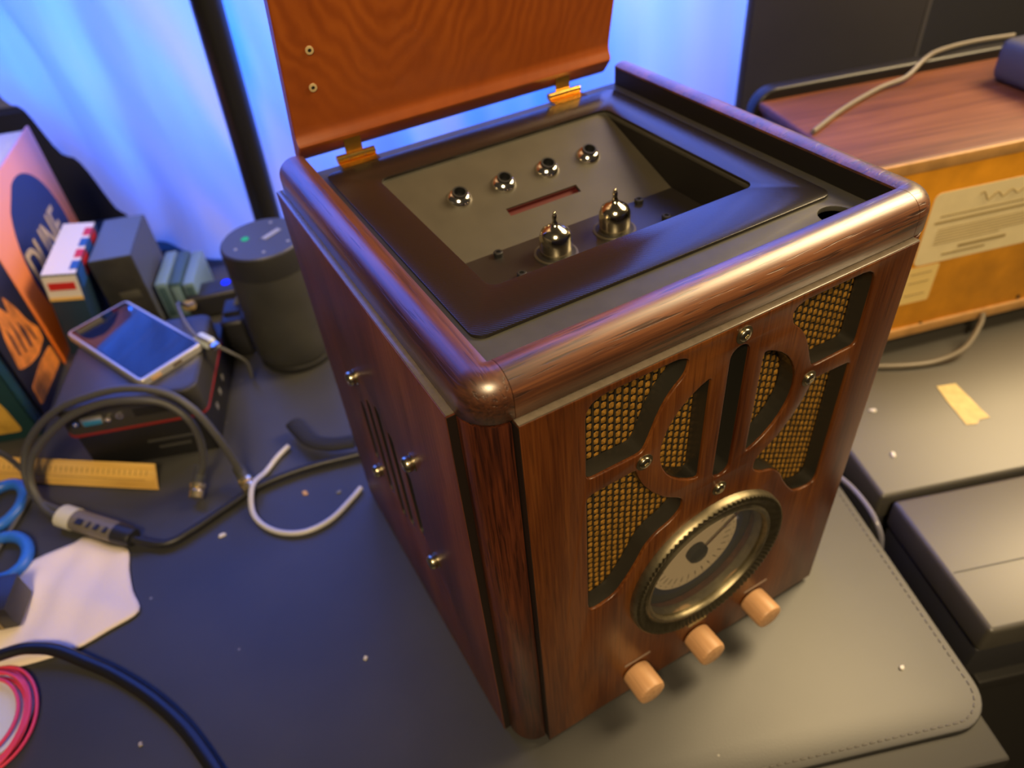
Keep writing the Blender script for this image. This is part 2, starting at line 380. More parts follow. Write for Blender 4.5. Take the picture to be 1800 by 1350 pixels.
# ------------------------------------------------------------------ the wooden radio
RW, RD, HP, PF = 0.270, 0.267, 0.294, -0.003          # width, depth, panel height, panel face offset
T = 0.018; ZI = 0.313; ZP = 0.301; RP = 0.0166
def radio():
    B = Vector((RW / 2, RD / 2, 0.0)); root = empty('tabletop_radio', B)
    tag(root, 'brown wooden retro radio with open lid, round dial and three knobs', 'radio')
    def part(name, me_or_obj, mat=None, parent=root):
        if isinstance(me_or_obj, bpy.types.Object): o = me_or_obj
        else: o = link(name, me_or_obj, mat)
        o.parent = parent; o.location = o.location - B if parent is root else o.location
        return o
    def pbox(name, lo, hi, mat, bev=0.0, parent=root):
        lo, hi = Vector(lo), Vector(hi); o = box(name, (lo + hi) / 2, hi - lo, mat, None, bev); o.parent = parent
        if parent is root: o.location = -B
        return o
    # core carcass
    pbox('inner_body', (0.004, 0.010, 0.0035), (RW - 0.004, RD - 0.006, 0.2670), 'black')
    pbox('inner_wall', (0.004, 0.010, 0.2670), (0.016, 0.258, 0.2975), 'black'); pbox('inner_wall', (RW - 0.016, 0.010, 0.2670), (RW - 0.004, 0.258, 0.2975), 'black')
    pbox('inner_wall', (0.016, 0.010, 0.2670), (RW - 0.016, 0.018, 0.2975), 'black')
    pbox('back_panel', (0.012, RD - 0.006, 0.002), (RW - 0.012, RD, 0.2960), 'side')
    # corner posts, quarter rounded on the outside
    for cx, cy, a0 in ((T, T, 180), (RW - T, T, 270), (RW - T, RD - T, 0), (T, RD - T, 90)):
        lp = [(cx, cy)] + [(cx + RP * math.cos(math.radians(a0 + 90 * i / 10)), cy + RP * math.sin(math.radians(a0 + 90 * i / 10))) for i in range(11)]
        me = poly_mesh('corner_post', [lp], HP - 0.004, 0.0003, 'XY'); o = link('corner_post', me, 'post'); o.location = (0, 0, HP - 0.001); part('', o)
    # plinth lip under the body
    pbox('bottom_board', (0.012, 0.012, 0.0), (RW - 0.012, RD - 0.012, 0.004), 'groove')

    # ---- front panel with its cut-outs (x, z)
    xc, zc = 0.1368, 0.2335
    def mir(L): return [(2 * xc - x, z) for x, z in L][::-1]
    A = round_poly([(0.0505, 0.2900), (0.1000, 0.2900), (0.1062, 0.2870), (0.1045, 0.2785), (0.0985, 0.2735), (0.0938, 0.2675), (0.0905, 0.2610), (0.0880, 0.2545), (0.0858, 0.2485), (0.0825, 0.2408), (0.0505, 0.2408)],
                   [0.011, 0.004, 0.004, 0.005, 0.003, 0.003, 0.003, 0.003, 0.003, 0.006, 0.0045])
    F = round_poly([(0.0505, 0.2295), (0.0790, 0.2310), (0.0805, 0.2253), (0.0840, 0.2165), (0.0899, 0.2073), (0.0985, 0.1975), (0.1115, 0.1885), (0.1120, 0.1795), (0.1045, 0.1728), (0.0945, 0.1690), (0.0879, 0.1625), (0.0826, 0.1516), (0.0770, 0.1427), (0.0690, 0.1320), (0.0505, 0.1290)],
                   [0.004, 0.004, 0.003, 0.003, 0.003, 0.003, 0.005, 0.005, 0.004, 0.003, 0.003, 0.003, 0.003, 0.008, 0.008])
    Bl = []
    rr = 0.0435; x0 = 0.0160
    am = math.acos(x0 / rr)
    arc = [(xc - rr * math.cos(-am + 2 * am * i / 14), zc + 0.0005 + 0.88 * rr * math.sin(-am + 2 * am * i / 14)) for i in range(15)]
    Bl = round_poly(arc, [0.005] + [0.001] * 13 + [0.005])
    C = [(xc + 0.0060 * math.cos(a), (0.2745 if math.sin(a) > 0 else 0.1965) + 0.006 * math.sin(a)) for a in [2 * PI * (i + 0.5) / 24 for i in range(24)]]
    holes = [A, mir(A), F, mir(F), Bl, mir(Bl), C]
    dial = [(xc + 0.0455 * math.cos(2 * PI * i / 48), 0.1105 + 0.0455 * math.sin(2 * PI * i / 48)) for i in range(48)]
    outer = [(0.0190, 0.0040), (RW - 0.0190, 0.0040), (RW - 0.0190, HP), (0.0190, HP)]
    me = poly_mesh('front_panel', [outer] + holes + [dial], 0.011, 0.0007, 'XZ', 2); fp = link('front_panel', me, 'front'); fp.location = (0, PF, 0); part('', fp)
    # the inside of each cut-out is painted black: thin liner along the hole edges
    for h in holes:
        bm = bmesh.new(); n = len(h); cx_ = sum(p[0] for p in h) / n; cz_ = sum(p[1] for p in h) / n
        rows = []
        for y in (PF + 0.0016, PF + 0.0108):
            rows.append([bm.verts.new((p[0], y, p[1])) for p in h])
        # shrink inward by offsetting along the edge normal
        for row in rows:
            for i in range(n):
                a, b_, c_ = Vector(h[i - 1]), Vector(h[i]), Vector(h[(i + 1) % n]); tg = (c_ - a); nn = Vector((-tg.y, tg.x)).normalized()
                area = sum(h[j - 1][0] * h[j][1] - h[j][0] * h[j - 1][1] for j in range(n))
                if area < 0: nn = -nn
                row[i].co.x += nn.x * 0.00025; row[i].co.z += nn.y * 0.00025
        for i in range(n): bm.faces.new((rows[0][i], rows[0][(i + 1) % n], rows[1][(i + 1) % n], rows[1][i]))
        bm2 = bm_mesh('cutout_lining', bm); bm2.materials.append(M['liner'])
        o = bpy.data.objects.new('cutout_lining', bm2); COL.objects.link(o); o.location = (0, -PF, 0); o.parent = fp
    # ---- top ledge of front and side panels: paler colour paints in the light on it
    def ledge(lo, hi): pbox('panel_edge', lo, hi, 'ledge', 0.0004)
    ledge((0.0190, PF + 0.0003, HP - 0.0004), (RW - 0.0190, 0.0035, HP + 0.0006))
    ledge((PF + 0.0003, 0.0190, HP - 0.0004), (0.0035, RD - 0.004, HP + 0.0006))
    # ---- grille cloth: woven dark and gold threads behind the petals
    bm = bmesh.new(); px, pz = 0.0041, 0.0047
    yb = 0.0094
    bmd = bmesh.new()
    ix = 0; x = 0.048
    def covered(x, z):
        if abs(x - xc) < 0.0105: return False
        return z > 0.166 or abs(x - xc) > 0.040
    while x < 0.2265:
        z = 0.1265 + (pz / 2 if ix % 2 else 0)
        while z < 0.2930:
            if covered(x, z):
                w_, h_ = px * 0.34, pz * 0.42
                j = random.uniform(-0.0002, 0.0002)
                top = bm.verts.new((x + j, yb - 0.0012, z + h_ * 0.2)); top2 = bm.verts.new((x + j, yb - 0.0012, z - h_ * 0.2))
                ring = [bm.verts.new((x + a * w_ + j, yb, z + b * h_)) for a, b in ((-1, -0.7), (0, -1.05), (1, -0.7), (1, 0.7), (0, 1.05), (-1, 0.7))]
                for a, b, c in ((ring[0], ring[1], top2), (ring[1], ring[2], top2), (ring[3], ring[4], top), (ring[4], ring[5], top)): bm.faces.new((a, b, c))
                bm.faces.new((ring[2], ring[3], top, top2)); bm.faces.new((ring[5], ring[0], top2, top))
            z += pz
        x += px; ix += 1
    o = link('woven_gold_threads', bm_mesh('woven_gold_threads', bm, True, 80), 'thread_gold'); o['kind'] = 'stuff'; part('', o)
    # dark ground threads, thin vertical cords
    x = 0.0459
    while x < 0.2290:
        if abs(x - xc) > 0.0105:
            z0 = 0.166 if abs(x - xc) < 0.040 else 0.125
            tube_bm(bmd, [(x, yb - 0.0001, z0), (x, yb - 0.0001, 0.2935)], 0.00055, 5)
        x += px
    o = link('woven_dark_threads', bm_mesh('woven_dark_threads', bmd), 'thread_dark'); o['kind'] = 'stuff'; part('', o)
    # ---- front screws
    def screw(loc, r, axis, parent_, mat='nickel', n=24):
        s = lathe('screw', [(r, 0), (r, 0.0006), (r * 0.88, 0.0011), (r * 0.60, 0.0015), (r * 0.34, 0.0016), (r * 0.28, 0.0007), (0, 0.0007)], mat, parent_, loc, n, axis); return s
    for x, z in ((0.1370, 0.2868), (0.0835, 0.2340), (0.1905, 0.2335), (0.1372, 0.1800)):
        lathe('washer', [(0.0048, 0), (0.0048, 0.0004), (0.0028, 0.0004)], 'bronze', fp, (x, 0, z), 24, 'Y'); screw((x, -0.0004, z), 0.0034, 'Y', fp)
    # ---- dial: knurled ring, glass, card, hub
    dz = 0.1105
    dl = empty('dial', Vector((xc, PF, dz)) - B); dl.parent = root
    nT = 200
    ring = lathe('dial_ring', [(0.0440, -0.006), (0.0440, 0.0022), (0.0452, 0.0040), (0.0468, 0.0042), (0.0480, 0.0032), (0.0490, 0.0030), (0.0540, 0.0056), (0.0560, 0.0052), (0.0572, 0.0036), (0.0575, 0.0)], 'bronze', dl, (0, 0, 0), nT, 'Y', None, False)
    me = ring.data
    for v in me.vertices:                       # knurling between inner bead and rim
        r = math.hypot(v.co.x, v.co.z)
        if 0.0485 < r < 0.0566:
            a = math.atan2(v.co.z, v.co.x); v.co.y += 0.0009 if int(round(a / (2 * PI) * nT)) % 2 else -0.0003
    gm, N, L, p = newmat('dial_glass'); out = N['Material Output']; tr = N.new('ShaderNodeBsdfTransparent'); tr.inputs[0].default_value = (0.93, 0.93, 0.90, 1)
    gl = N.new('ShaderNodeBsdfGlossy'); gl.inputs['Roughness'].default_value = 0.015; fr = N.new('ShaderNodeFresnel'); fr.inputs['IOR'].default_value = 2.3
    geo = N.new('ShaderNodeNewGeometry'); inv = N.new('ShaderNodeMath'); inv.operation = 'SUBTRACT'; inv.inputs[0].default_value = 1.0; L.new(geo.outputs['Backfacing'], inv.inputs[1]); fm = N.new('ShaderNodeMath'); fm.operation = 'MULTIPLY'; L.new(fr.outputs[0], fm.inputs[0]); L.new(inv.outputs[0], fm.inputs[1])
    mx = N.new('ShaderNodeMixShader'); L.new(fm.outputs[0], mx.inputs[0]); L.new(tr.outputs[0], mx.inputs[1]); L.new(gl.outputs[0], mx.inputs[2]); L.new(mx.outputs[0], out.inputs['Surface'])
    lathe('dial_glass', [(0.0440, 0.0008), (0.0440, 0.0016), (0.030, 0.0022), (0, 0.0025)], gm, dl, (0, 0, 0), 64, 'Y')
    # card with printed rays and navy rim
    cm, N, L, p = newmat('dial_card'); setp(p, rough=0.6)
    tc = N.new('ShaderNodeTexCoord'); sx = N.new('ShaderNodeSeparateXYZ'); L.new(tc.outputs['Object'], sx.inputs[0])
    at = N.new('ShaderNodeMath'); at.operation = 'ARCTAN2'; L.new(sx.outputs[2], at.inputs[0]); L.new(sx.outputs[0], at.inputs[1])
    ml = N.new('ShaderNodeMath'); ml.operation = 'MULTIPLY'; ml.inputs[1].default_value = 30.0 / (2 * PI); L.new(at.outputs[0], ml.inputs[0])
    frc = N.new('ShaderNodeMath'); frc.operation = 'FRACT'; L.new(ml.outputs[0], frc.inputs[0]); tick = N.new('ShaderNodeMath'); tick.operation = 'LESS_THAN'; tick.inputs[1].default_value = 0.14; L.new(frc.outputs[0], tick.inputs[0])
    ln = N.new('ShaderNodeVectorMath'); ln.operation = 'LENGTH'; cmb = N.new('ShaderNodeCombineXYZ'); L.new(sx.outputs[0], cmb.inputs[0]); L.new(sx.outputs[2], cmb.inputs[2]); L.new(cmb.outputs[0], ln.inputs[0])
    r1 = N.new('ShaderNodeValToRGB'); r1.color_ramp.interpolation = 'CONSTANT'; e = r1.color_ramp.elements
    e[0].position = 0; e[0].color = (0, 0, 0, 1); e[1].position = 0.55; e[1].color = (1, 1, 1, 1); q = e.new(0.66); q.color = (0, 0, 0, 1); q = e.new(0.70); q.color = (1, 1, 1, 1); q = e.new(0.72); q.color = (0, 0, 0, 1)
    sc_ = N.new('ShaderNodeMath'); sc_.operation = 'MULTIPLY'; sc_.inputs[1].default_value = 1 / 0.044; L.new(ln.outputs['Value'], sc_.inputs[0]); L.new(sc_.outputs[0], r1.inputs['Fac'])
    tk = N.new('ShaderNodeMath'); tk.operation = 'MULTIPLY'; L.new(tick.outputs[0], tk.inputs[0]); L.new(r1.outputs['Color'], tk.inputs[1])
    r2 = N.new('ShaderNodeValToRGB'); r2.color_ramp.interpolation = 'CONSTANT'; e = r2.color_ramp.elements
    e[0].position = 0; e[0].color = (0.90, 0.74, 0.60, 1); e[1].position = 0.76; e[1].color = (0.016, 0.022, 0.06, 1); q = e.new(0.87); q.color = (0.02, 0.02, 0.018, 1); L.new(sc_.outputs[0], r2.inputs['Fac'])
    mm = N.new('ShaderNodeMix'); mm.data_type = 'RGBA'; L.new(tk.outputs[0], mm.inputs[0]); L.new(r2.outputs['Color'], mm.inputs[6]); mm.inputs[7].default_value = (0.10, 0.05, 0.035, 1); L.new(mm.outputs[2], p.inputs['Base Color'])
    lathe('dial_card', [(0.0438, -0.0115), (0.0438, -0.0105), (0, -0.0105)], cm, dl, (0, 0, 0), 48, 'Y')
    lathe('hub', [(0.0072, -0.0105), (0.0072, -0.0065), (0.0060, -0.0055), (0, -0.0053)], 'black', dl, (0, 0, 0), 28, 'Y')
    bm = bmesh.new(); add_box(bm, (0.018, 0.0075, 0.012), (0.040, 0.0006, 0.0010), 0, 1, Matrix.Rotation(-0.6, 3, 'Y')); link('pointer', bm_mesh('pointer', bm), plain('pointer_brown', (0.10, 0.05, 0.03), 0.5), dl)
    # ---- knobs and the little strips above them
    for i, (x, z) in enumerate(((0.0866, 0.0278), (0.1375, 0.0262), (0.1876, 0.0282))):
        lathe('knob', [(0.0098, 0), (0.0100, 0.0010), (0.0101, 0.0160), (0.0094, 0.0178), (0.0078, 0.0184), (0, 0.0186)], 'knob', root, Vector((x, PF - 0.0010, z)) - B, 40, 'Y')
        lathe('knob_washer', [(0.0075, 0), (0.0075, 0.0012), (0, 0.0012)], 'groove', root, Vector((x, PF, z)) - B, 24, 'Y')
    for x in (0.0880, 0.1895):
        bm = bmesh.new(); add_box(bm, (x, PF - 0.0002, 0.0408), (0.0205, 0.0006, 0.0020), 0.0002, 1)
        o = link('printed_strip', bm_mesh('printed_strip', bm), plain('faded_print', (0.30, 0.22, 0.17), 0.4)); part('', o)
    bm = bmesh.new(); add_box(bm, (0.1375, PF - 0.0002, 0.0420), (0.0150, 0.0006, 0.0018), 0.0002, 1); o = link('printed_strip', bm_mesh('printed_strip', bm), plain('faded_gold_print', (0.36, 0.28, 0.12), 0.4)); part('', o)

    # ---- side panels: left one has five slots and four studs
    slots = []
    for y, hl in ((0.184, 0.0235), (0.1645, 0.0395), (0.1462, 0.0480), (0.1285, 0.0400), (0.1078, 0.0260)):
        slots.append([(y + 0.0043 * math.cos(a), 0.1470 + (hl if math.sin(a) > 0 else -hl) + 0.0043 * math.sin(a)) for a in [2 * PI * (i + 0.5) / 16 for i in range(16)]])
    sp = link('side_panel', poly_mesh('side_panel', [[(0.0190, 0.0035), (RD - 0.004, 0.0035), (RD - 0.004, HP), (0.0190, HP)]] + slots, 0.0055, 0.0002, 'YZ', 1), 'side'); sp.location = (PF, 0, 0); part('', sp)
    for h in slots:
        bm = bmesh.new(); n = len(h); cy_ = sum(p[0] for p in h) / n
        rows = [[bm.verts.new((x_, cy_ + (p[0] - cy_) * 0.97, 0.147 + (p[1] - 0.147) * 0.997)) for p in h] for x_ in (0.00015, 0.0056)]
        for i in range(n): bm.faces.new((rows[0][i], rows[0][(i + 1) % n], rows[1][(i + 1) % n], rows[1][i]))
        bm.faces.new(rows[1]); link('slot_lining', bm_mesh('slot_lining', bm), 'black', sp)
    pbox('side_panel', (RW - 0.0025, 0.019, 0.001), (RW - PF, RD - 0.004, HP), 'side', 0.0007)
    for y, z in ((0.1800, 0.2000), (0.1837, 0.1085), (0.0890, 0.2030), (0.0877, 0.1130)):
        st = lathe('stud', [(0.0056, 0), (0.0056, 0.0006), (0.0046, 0.0010), (0.0050, 0.0030), (0.0046, 0.0048), (0.0032, 0.0060), (0, 0.0064)], 'nickel', sp, (0, y, z), 24, 'X')
    # black edges of the panels facing the corner post
    pbox('panel_edge', (PF + 0.0004, 0.0186, 0.0040), (0.0025, 0.0194, HP - 0.001), 'groove'); pbox('panel_edge', (0.0186, PF + 0.0004, 0.0045), (0.0194, 0.0050, HP - 0.001), 'groove')

    # ---- rounded moulding around the top: left piece with corner, front piece, right piece with corner
    zb = HP + 0.0012
    prof = []
    for i in range(15):
        a = math.radians(-33 + 123 * i / 14)
        prof.append((0.0060 + 0.0112 * math.sin(a), 0.3044 + 0.0112 * math.cos(a)))
    prof.append((0.0172, zb))
    prof = [(prof[0][0], ZP - 0.004)] + prof + [(prof[-1][0] - 0.0006, zb - 0.0006), (0.0, zb - 0.0006)]
    def sweep(name, frames, mat):
        bm = bmesh.new(); rows = []
        for o_, dvec in frames: rows.append([bm.verts.new((o_[0] + dvec[0] * d, o_[1] + dvec[1] * d, z)) for d, z in prof])
        for a, b in zip(rows[:-1], rows[1:]):
            for i in range(len(prof) - 1): bm.faces.new((a[i], a[i + 1], b[i + 1], b[i]))
        bm.faces.new(rows[0]); bm.faces.new(rows[-1][::-1])
        bmesh.ops.remove_doubles(bm, verts=bm.verts, dist=1e-6)
        o = link(name, bm_mesh(name, bm, True, 50), mat); part('', o); return o
    yb_ = RD - 0.010
    left = [((T, yb_ - 0.06 + 0.0), (-1, 0))]
    fr_l = [((T, yb_ + 0.000), (-1.0, 0)), ((T, yb_ - 0.004), (-1, 0)), ((T, T), (-1, 0))]
    corner = [((T, T), (-math.cos(math.radians(a)), -math.sin(math.radians(a)))) for a in range(9, 91, 9)]
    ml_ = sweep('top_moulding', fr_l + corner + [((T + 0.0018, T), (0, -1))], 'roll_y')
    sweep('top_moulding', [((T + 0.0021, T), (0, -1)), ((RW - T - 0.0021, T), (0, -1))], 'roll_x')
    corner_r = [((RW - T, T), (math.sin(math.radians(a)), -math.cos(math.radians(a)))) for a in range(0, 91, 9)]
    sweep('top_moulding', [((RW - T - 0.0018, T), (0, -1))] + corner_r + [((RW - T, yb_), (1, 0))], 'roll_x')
    # round nose at the back end of the left moulding
    # ---- recessed top plate, ribbed frame, well
    ox0, ox1, oy0, oy1 = 0.0510, 0.2172, 0.0780, 0.2198
    opening = rrect(ox0, ox1, oy0, oy1, 0.006)
    notch = [(0.2290 + 0.0095 * math.cos(2 * PI * i / 24), 0.0315 + 0.0095 * math.sin(2 * PI * i / 24)) for i in range(24)]
    o = link('top_plate', poly_mesh('top_plate', [[(0.0160, 0.0165), (RW - 0.0160, 0.0165), (RW - 0.0160, 0.2590), (0.0160, 0.2590)], opening, notch], 0.003, 0.0003, 'XY'), 'plate'); o.location = (0, 0, ZP); part('', o)
    o = link('ribbed_frame', poly_mesh('ribbed_frame', [rrect(0.0262, 0.2425, 0.0462, 0.2480, 0.007), opening], 0.0018, 0.0004, 'XY'), 'frame'); o.location = (0, 0, ZP + 0.0019); part('', o)
    pbox('well_wall', (ox1, oy0 - 0.001, 0.2680), (ox1 + 0.0015, oy1 + 0.001, ZP - 0.003), 'lining'); pbox('well_wall', (ox0 - 0.0015, oy0 - 0.001, 0.2680), (ox0, oy1 + 0.001, ZP - 0.003), 'lining')
    pbox('well_wall', (ox0, oy0 - 0.0015, 0.2680), (ox1, oy0, ZP - 0.003), 'lining')
    zs = 0.274; ys = 0.1460
    # sloping plate with slot
    def slope_z(y): return 0.2735 + (y - ys) * (0.3000 - 0.2735) / (oy1 - ys)
    ang = math.atan2(0.3000 - 0.2735, oy1 - ys); slen = (oy1 - ys) / math.cos(ang)
    slot_x = (0.1112, 0.1620); sl0, sl1 = (0.1668 - ys) / math.cos(ang), (0.1728 - ys) / math.cos(ang)
    me = poly_mesh('sloping_plate', [[(ox0, 0), (ox1, 0), (ox1, slen), (ox0, slen)], [(slot_x[0], sl0), (slot_x[1], sl0), (slot_x[1], sl1), (slot_x[0], sl1)]], 0.0015, 0, 'XY')
    so = link('sloping_plate', me, 'slope'); so.location = (0, ys, 0.2735); so.rotation_euler = (ang, 0, 0); part('', so)
    ob = box('slot_inside', ((slot_x[0] + slot_x[1]) / 2, (sl0 + sl1) / 2, -0.004), (slot_x[1] - slot_x[0] + 0.002, sl1 - sl0 + 0.002, 0.001), 'red', so)
    box('slot_wall', ((slot_x[0] + slot_x[1]) / 2, sl0 + 0.0002, -0.0028), (slot_x[1] - slot_x[0], 0.0004, 0.0030), 'red', so); box('slot_wall', ((slot_x[0] + slot_x[1]) / 2, sl1 - 0.0002, -0.0028), (slot_x[1] - slot_x[0], 0.0004, 0.0030), 'red', so)
    for x in (0.0896, 0.1207, 0.1523, 0.1836):
        d = (0.1908 - ys) / math.cos(ang)
        jk = lathe('jack', [(0.0078, 0), (0.0078, 0.0006), (0.0070, 0.0018), (0.0054, 0.0038), (0.0046, 0.0040)], 'chrome', so, (x, d, 0), 36, 'Z', None, False)
        lathe('jack_hole', [(0.0047, 0.0006), (0.0047, 0.0058), (0.0036, 0.0058), (0.0034, 0.0010), (0, 0.0010)], 'black', jk, (0, 0, 0), 24, 'Z')
    pbox('chassis_strip', (ox0, oy0, zs - 0.003), (ox1, ys + 0.0005, zs), 'strip')
    for x, y in ((0.0882, 0.1421), (0.1888, 0.1431), (0.0882, 0.1153), (0.1895, 0.1170)):
        lathe('hex_screw', [(0.0027, 0), (0.0028, 0.0026), (0.0024, 0.0030), (0.0014, 0.0030), (0.0013, 0.0016), (0, 0.0016)], 'black', root, Vector((x, y, zs)) - B, 20)
    for x, y in ((0.1163, 0.1245), (0.1580, 0.1258)):
        tb = lathe('vacuum_tube', [(0.0088, -0.002), (0.0091, 0.0), (0.0093, 0.0080), (0.0091, 0.0118), (0.0078, 0.0150), (0.0050, 0.0170), (0.0027, 0.0180), (0.0018, 0.0196), (0.0013, 0.0215), (0.0016, 0.0230), (0.0013, 0.0245), (0.0006, 0.0262), (0, 0.0268)], 'tubeglass', root, Vector((x, y, zs)) - B, 36)
        lathe('socket_ring', [(0.0128, 0), (0.0128, 0.0006), (0.0116, 0.0008)], 'slope', tb, (0, 0, 0.0), 36); lathe('socket_hole', [(0.0114, 0.0009), (0.0, 0.00095)], 'black', tb, (0, 0, 0), 36)
    # ---- black lining on the inside of the moulding
    pbox('inner_lining', (RW - T - 0.0004, T, ZP - 0.002), (RW - T + 0.0006, 0.2560, ZI - 0.0005), 'lining'); pbox('inner_lining', (T - 0.0006, T, ZP - 0.002), (T + 0.0004, 0.2560, ZI - 0.0010), 'lining')
    # ---- hinges
    for x0, x1 in ((0.0390, 0.0645), (0.1968, 0.2228)):
        hg = empty('hinge', Vector(((x0 + x1) / 2, 0.2595, 0.3045)) - B); hg.parent = root
        w = x1 - x0
        for k, (a, b) in enumerate(((0, 0.28), (0.29, 0.71), (0.72, 1.0))):
            bm = bmesh.new(); tube_bm(bm, [(-w / 2 + w * a, 0, 0), (-w / 2 + w * b, 0, 0)], 0.0023, 14); link('knuckle', bm_mesh('knuckle', bm), 'hinge_brass', hg)
        box('hinge_leaf', (0, -0.0050, -0.0025), (w, 0.010, 0.0008), 'hinge_brass', hg); box('hinge_leaf', (0, 0.0018, 0.0055), (w * 0.44, 0.0008, 0.012), 'hinge_brass', hg)
    # ---- lid, leaning slightly forward
    lid = empty('lid', Vector((0, 0.2610, 0.3055)) - B); lid.parent = root
    lid.rotation_euler = (math.radians(8.5), 0, 0)
    pr = [(0.0100, 0.0), (0.0078, 0.0004), (0.0056, 0.0022), (0.0036, 0.0055), (0.0018, 0.0090), (0.0003, 0.0115), (0.0000, 0.0128), (0.0010, 0.0146), (0.0030, 0.0168), (0.0042, 0.0200), (0.0046, 0.0240), (0.0046, 0.2350), (0.0126, 0.2350), (0.0134, 0.2340), (0.0134, 0.0030), (0.0125, 0.0004)]
    bm = bmesh.new(); rows = []
    xl, xr = 0.0170, 0.2495
    for x, k in ((xl, 0.0007), (xl + 0.0008, 0.0), (xr - 0.0008, 0.0), (xr, 0.0007)):
        cy, cz = 0.007, 0.1175
        rows.append([bm.verts.new((x + 0.040 * z, y + (k if y < cy else -k), z + (k if z < cz else -k))) for y, z in pr])
    for a, b in zip(rows[:-1], rows[1:]):
        for i in range(len(pr)): bm.faces.new((a[i], a[(i + 1) % len(pr)], b[(i + 1) % len(pr)], b[i]))
    bm.faces.new(rows[0][::-1]); bm.faces.new(rows[-1])
    link('lid_board', bm_mesh('lid_board', bm, True, 30), 'lid', lid)
    hm = plain('raw_wood_plug', (0.55, 0.42, 0.22), 0.6)
    for x, z in ((0.0375, 0.0670), (0.0350, 0.0455)):
        h = lathe('screw_hole', [(0.0024, 0), (0.0024, 0.0008), (0.0012, 0.0009), (0.0011, 0.0003), (0, 0.0003)], hm, lid, (x, 0.0046, z), 18, 'Y')
        lathe('hole', [(0.0011, 0.0), (0.0011, 0.0006), (0, 0.0006)], 'black', h, (0, 0, 0), 12, 'Y')
    return root
M['liner'] = plain('cutout_black', (0.026, 0.024, 0.019), 0.28)
radio()

# ------------------------------------------------------------------ curtain
def curtain():
    m, N, L, p = newmat('sheer_curtain'); out = N['Material Output']
    tc = N.new('ShaderNodeTexCoord'); mp = N.new('ShaderNodeMapping'); mp.inputs['Scale'].default_value = (1, 1, 0.12); L.new(tc.outputs['Object'], mp.inputs['Vector'])
    t = N.new('ShaderNodeTexNoise'); t.inputs['Scale'].default_value = 9; t.inputs['Detail'].default_value = 3; L.new(mp.outputs['Vector'], t.inputs['Vector'])
    r = N.new('ShaderNodeValToRGB'); e = r.color_ramp.elements; e[0].position = 0.38; e[0].color = (0.62, 0.62, 0.62, 1); e[1].position = 0.62; e[1].color = (0.88, 0.88, 0.88, 1); L.new(t.outputs['Fac'], r.inputs['Fac'])
    d = N.new('ShaderNodeBsdfDiffuse'); d.inputs[0].default_value = (0.85, 0.83, 0.80, 1); tl = N.new('ShaderNodeBsdfTranslucent'); L.new(r.outputs['Color'], tl.inputs[0])
    mx = N.new('ShaderNodeMixShader'); mx.inputs[0].default_value = 0.62; L.new(d.outputs[0], mx.inputs[1]); L.new(tl.outputs[0], mx.inputs[2]); L.new(mx.outputs[0], out.inputs['Surface'])
    def lerp(s, T_):
        if s <= T_[0][0]: return T_[0][1]
        for (a, x), (b, y) in zip(T_[:-1], T_[1:]):
            if s <= b:
                k = (s - a) / (b - a); k = k * k * (3 - 2 * k); return x + (y - x) * k
        return T_[-1][1]
    hem = [(-1.2, 1.0), (-0.62, 0.37), (-0.53, 0.245), (-0.49, 0.185), (-0.455, 0.115), (-0.41, 0.04), (-0.365, 0.006), (-0.33, -0.002), (2, -0.002)]
    off = [(-0.60, 0.865), (-0.45, 0.845), (-0.36, 0.78), (-0.28, 0.735), (2, 0.735)]
    o0 = uv(0, 0.735, 0)
    bm = bmesh.new(); ns, nz = 300, 60; grid = []; top = 1.35
    for i in range(ns + 1):
        s = -1.05 + 1.70 * i / ns; col = []
        for j in range(nz + 1):
            f = j / nz; z0 = lerp(s, hem); z = z0 + (top - z0) * (f ** 1.5)
            # folds: soft vertical waves; towards the lower left they sweep sideways
            sh = s - 0.55 * max(0, (0.60 - z)) * max(0, min(1, (0.20 - s) / 0.5))
            w = 0.016 * math.sin(sh * 17 + 0.8 * math.sin(z * 3)) + 0.008 * math.sin(sh * 37 + 1.3 + z * 1.5) + 0.003 * math.sin(sh * 80 + 4 * z)
            w *= 0.35 + 0.65 * min(1, max(0, z + 0.05) / 0.3)
            t_ = lerp(s, off) + w - 0.02 * math.exp(-((s + 0.30) / 0.08) ** 2) * math.exp(-(z / 0.06) ** 2)
            t_ = min(t_, 0.93)
            col.append(bm.verts.new(uv(s, t_, z) - o0))
        grid.append(col)
    for i in range(ns):
        for j in range(nz): bm.faces.new((grid[i][j], grid[i + 1][j], grid[i + 1][j + 1], grid[i][j + 1]))
    me = bm_mesh('curtain', bm, True, 180); o = link('curtain', me, m); o.location = o0
    tag(o, 'white sheer curtain glowing blue in front of the window', 'curtain')
curtain()

# ------------------------------------------------------------------ lamp pole and speaker
def pole():
    root = empty('pole_stand', (0.0435, 0.712, -0.004)); tag(root, 'tall black round pole standing in front of the curtain', 'pole')
    pm = plain('black_pole_paint', (0.012, 0.012, 0.014), 0.35)
    a = Vector((0, 0, 0.012)); b = Vector((0.046, 0, 1.15))
    bm = bmesh.new(); tube_bm(bm, [a, a.lerp(b, 0.5), b], 0.0165, 28); link('pole_shaft', bm_mesh('pole_shaft', bm), pm, root)
    lathe('pole_base', [(0.034, 0), (0.034, 0.006), (0.030, 0.012), (0.018, 0.016), (0, 0.016)], pm, root, (0, 0, 0), 40)
pole()

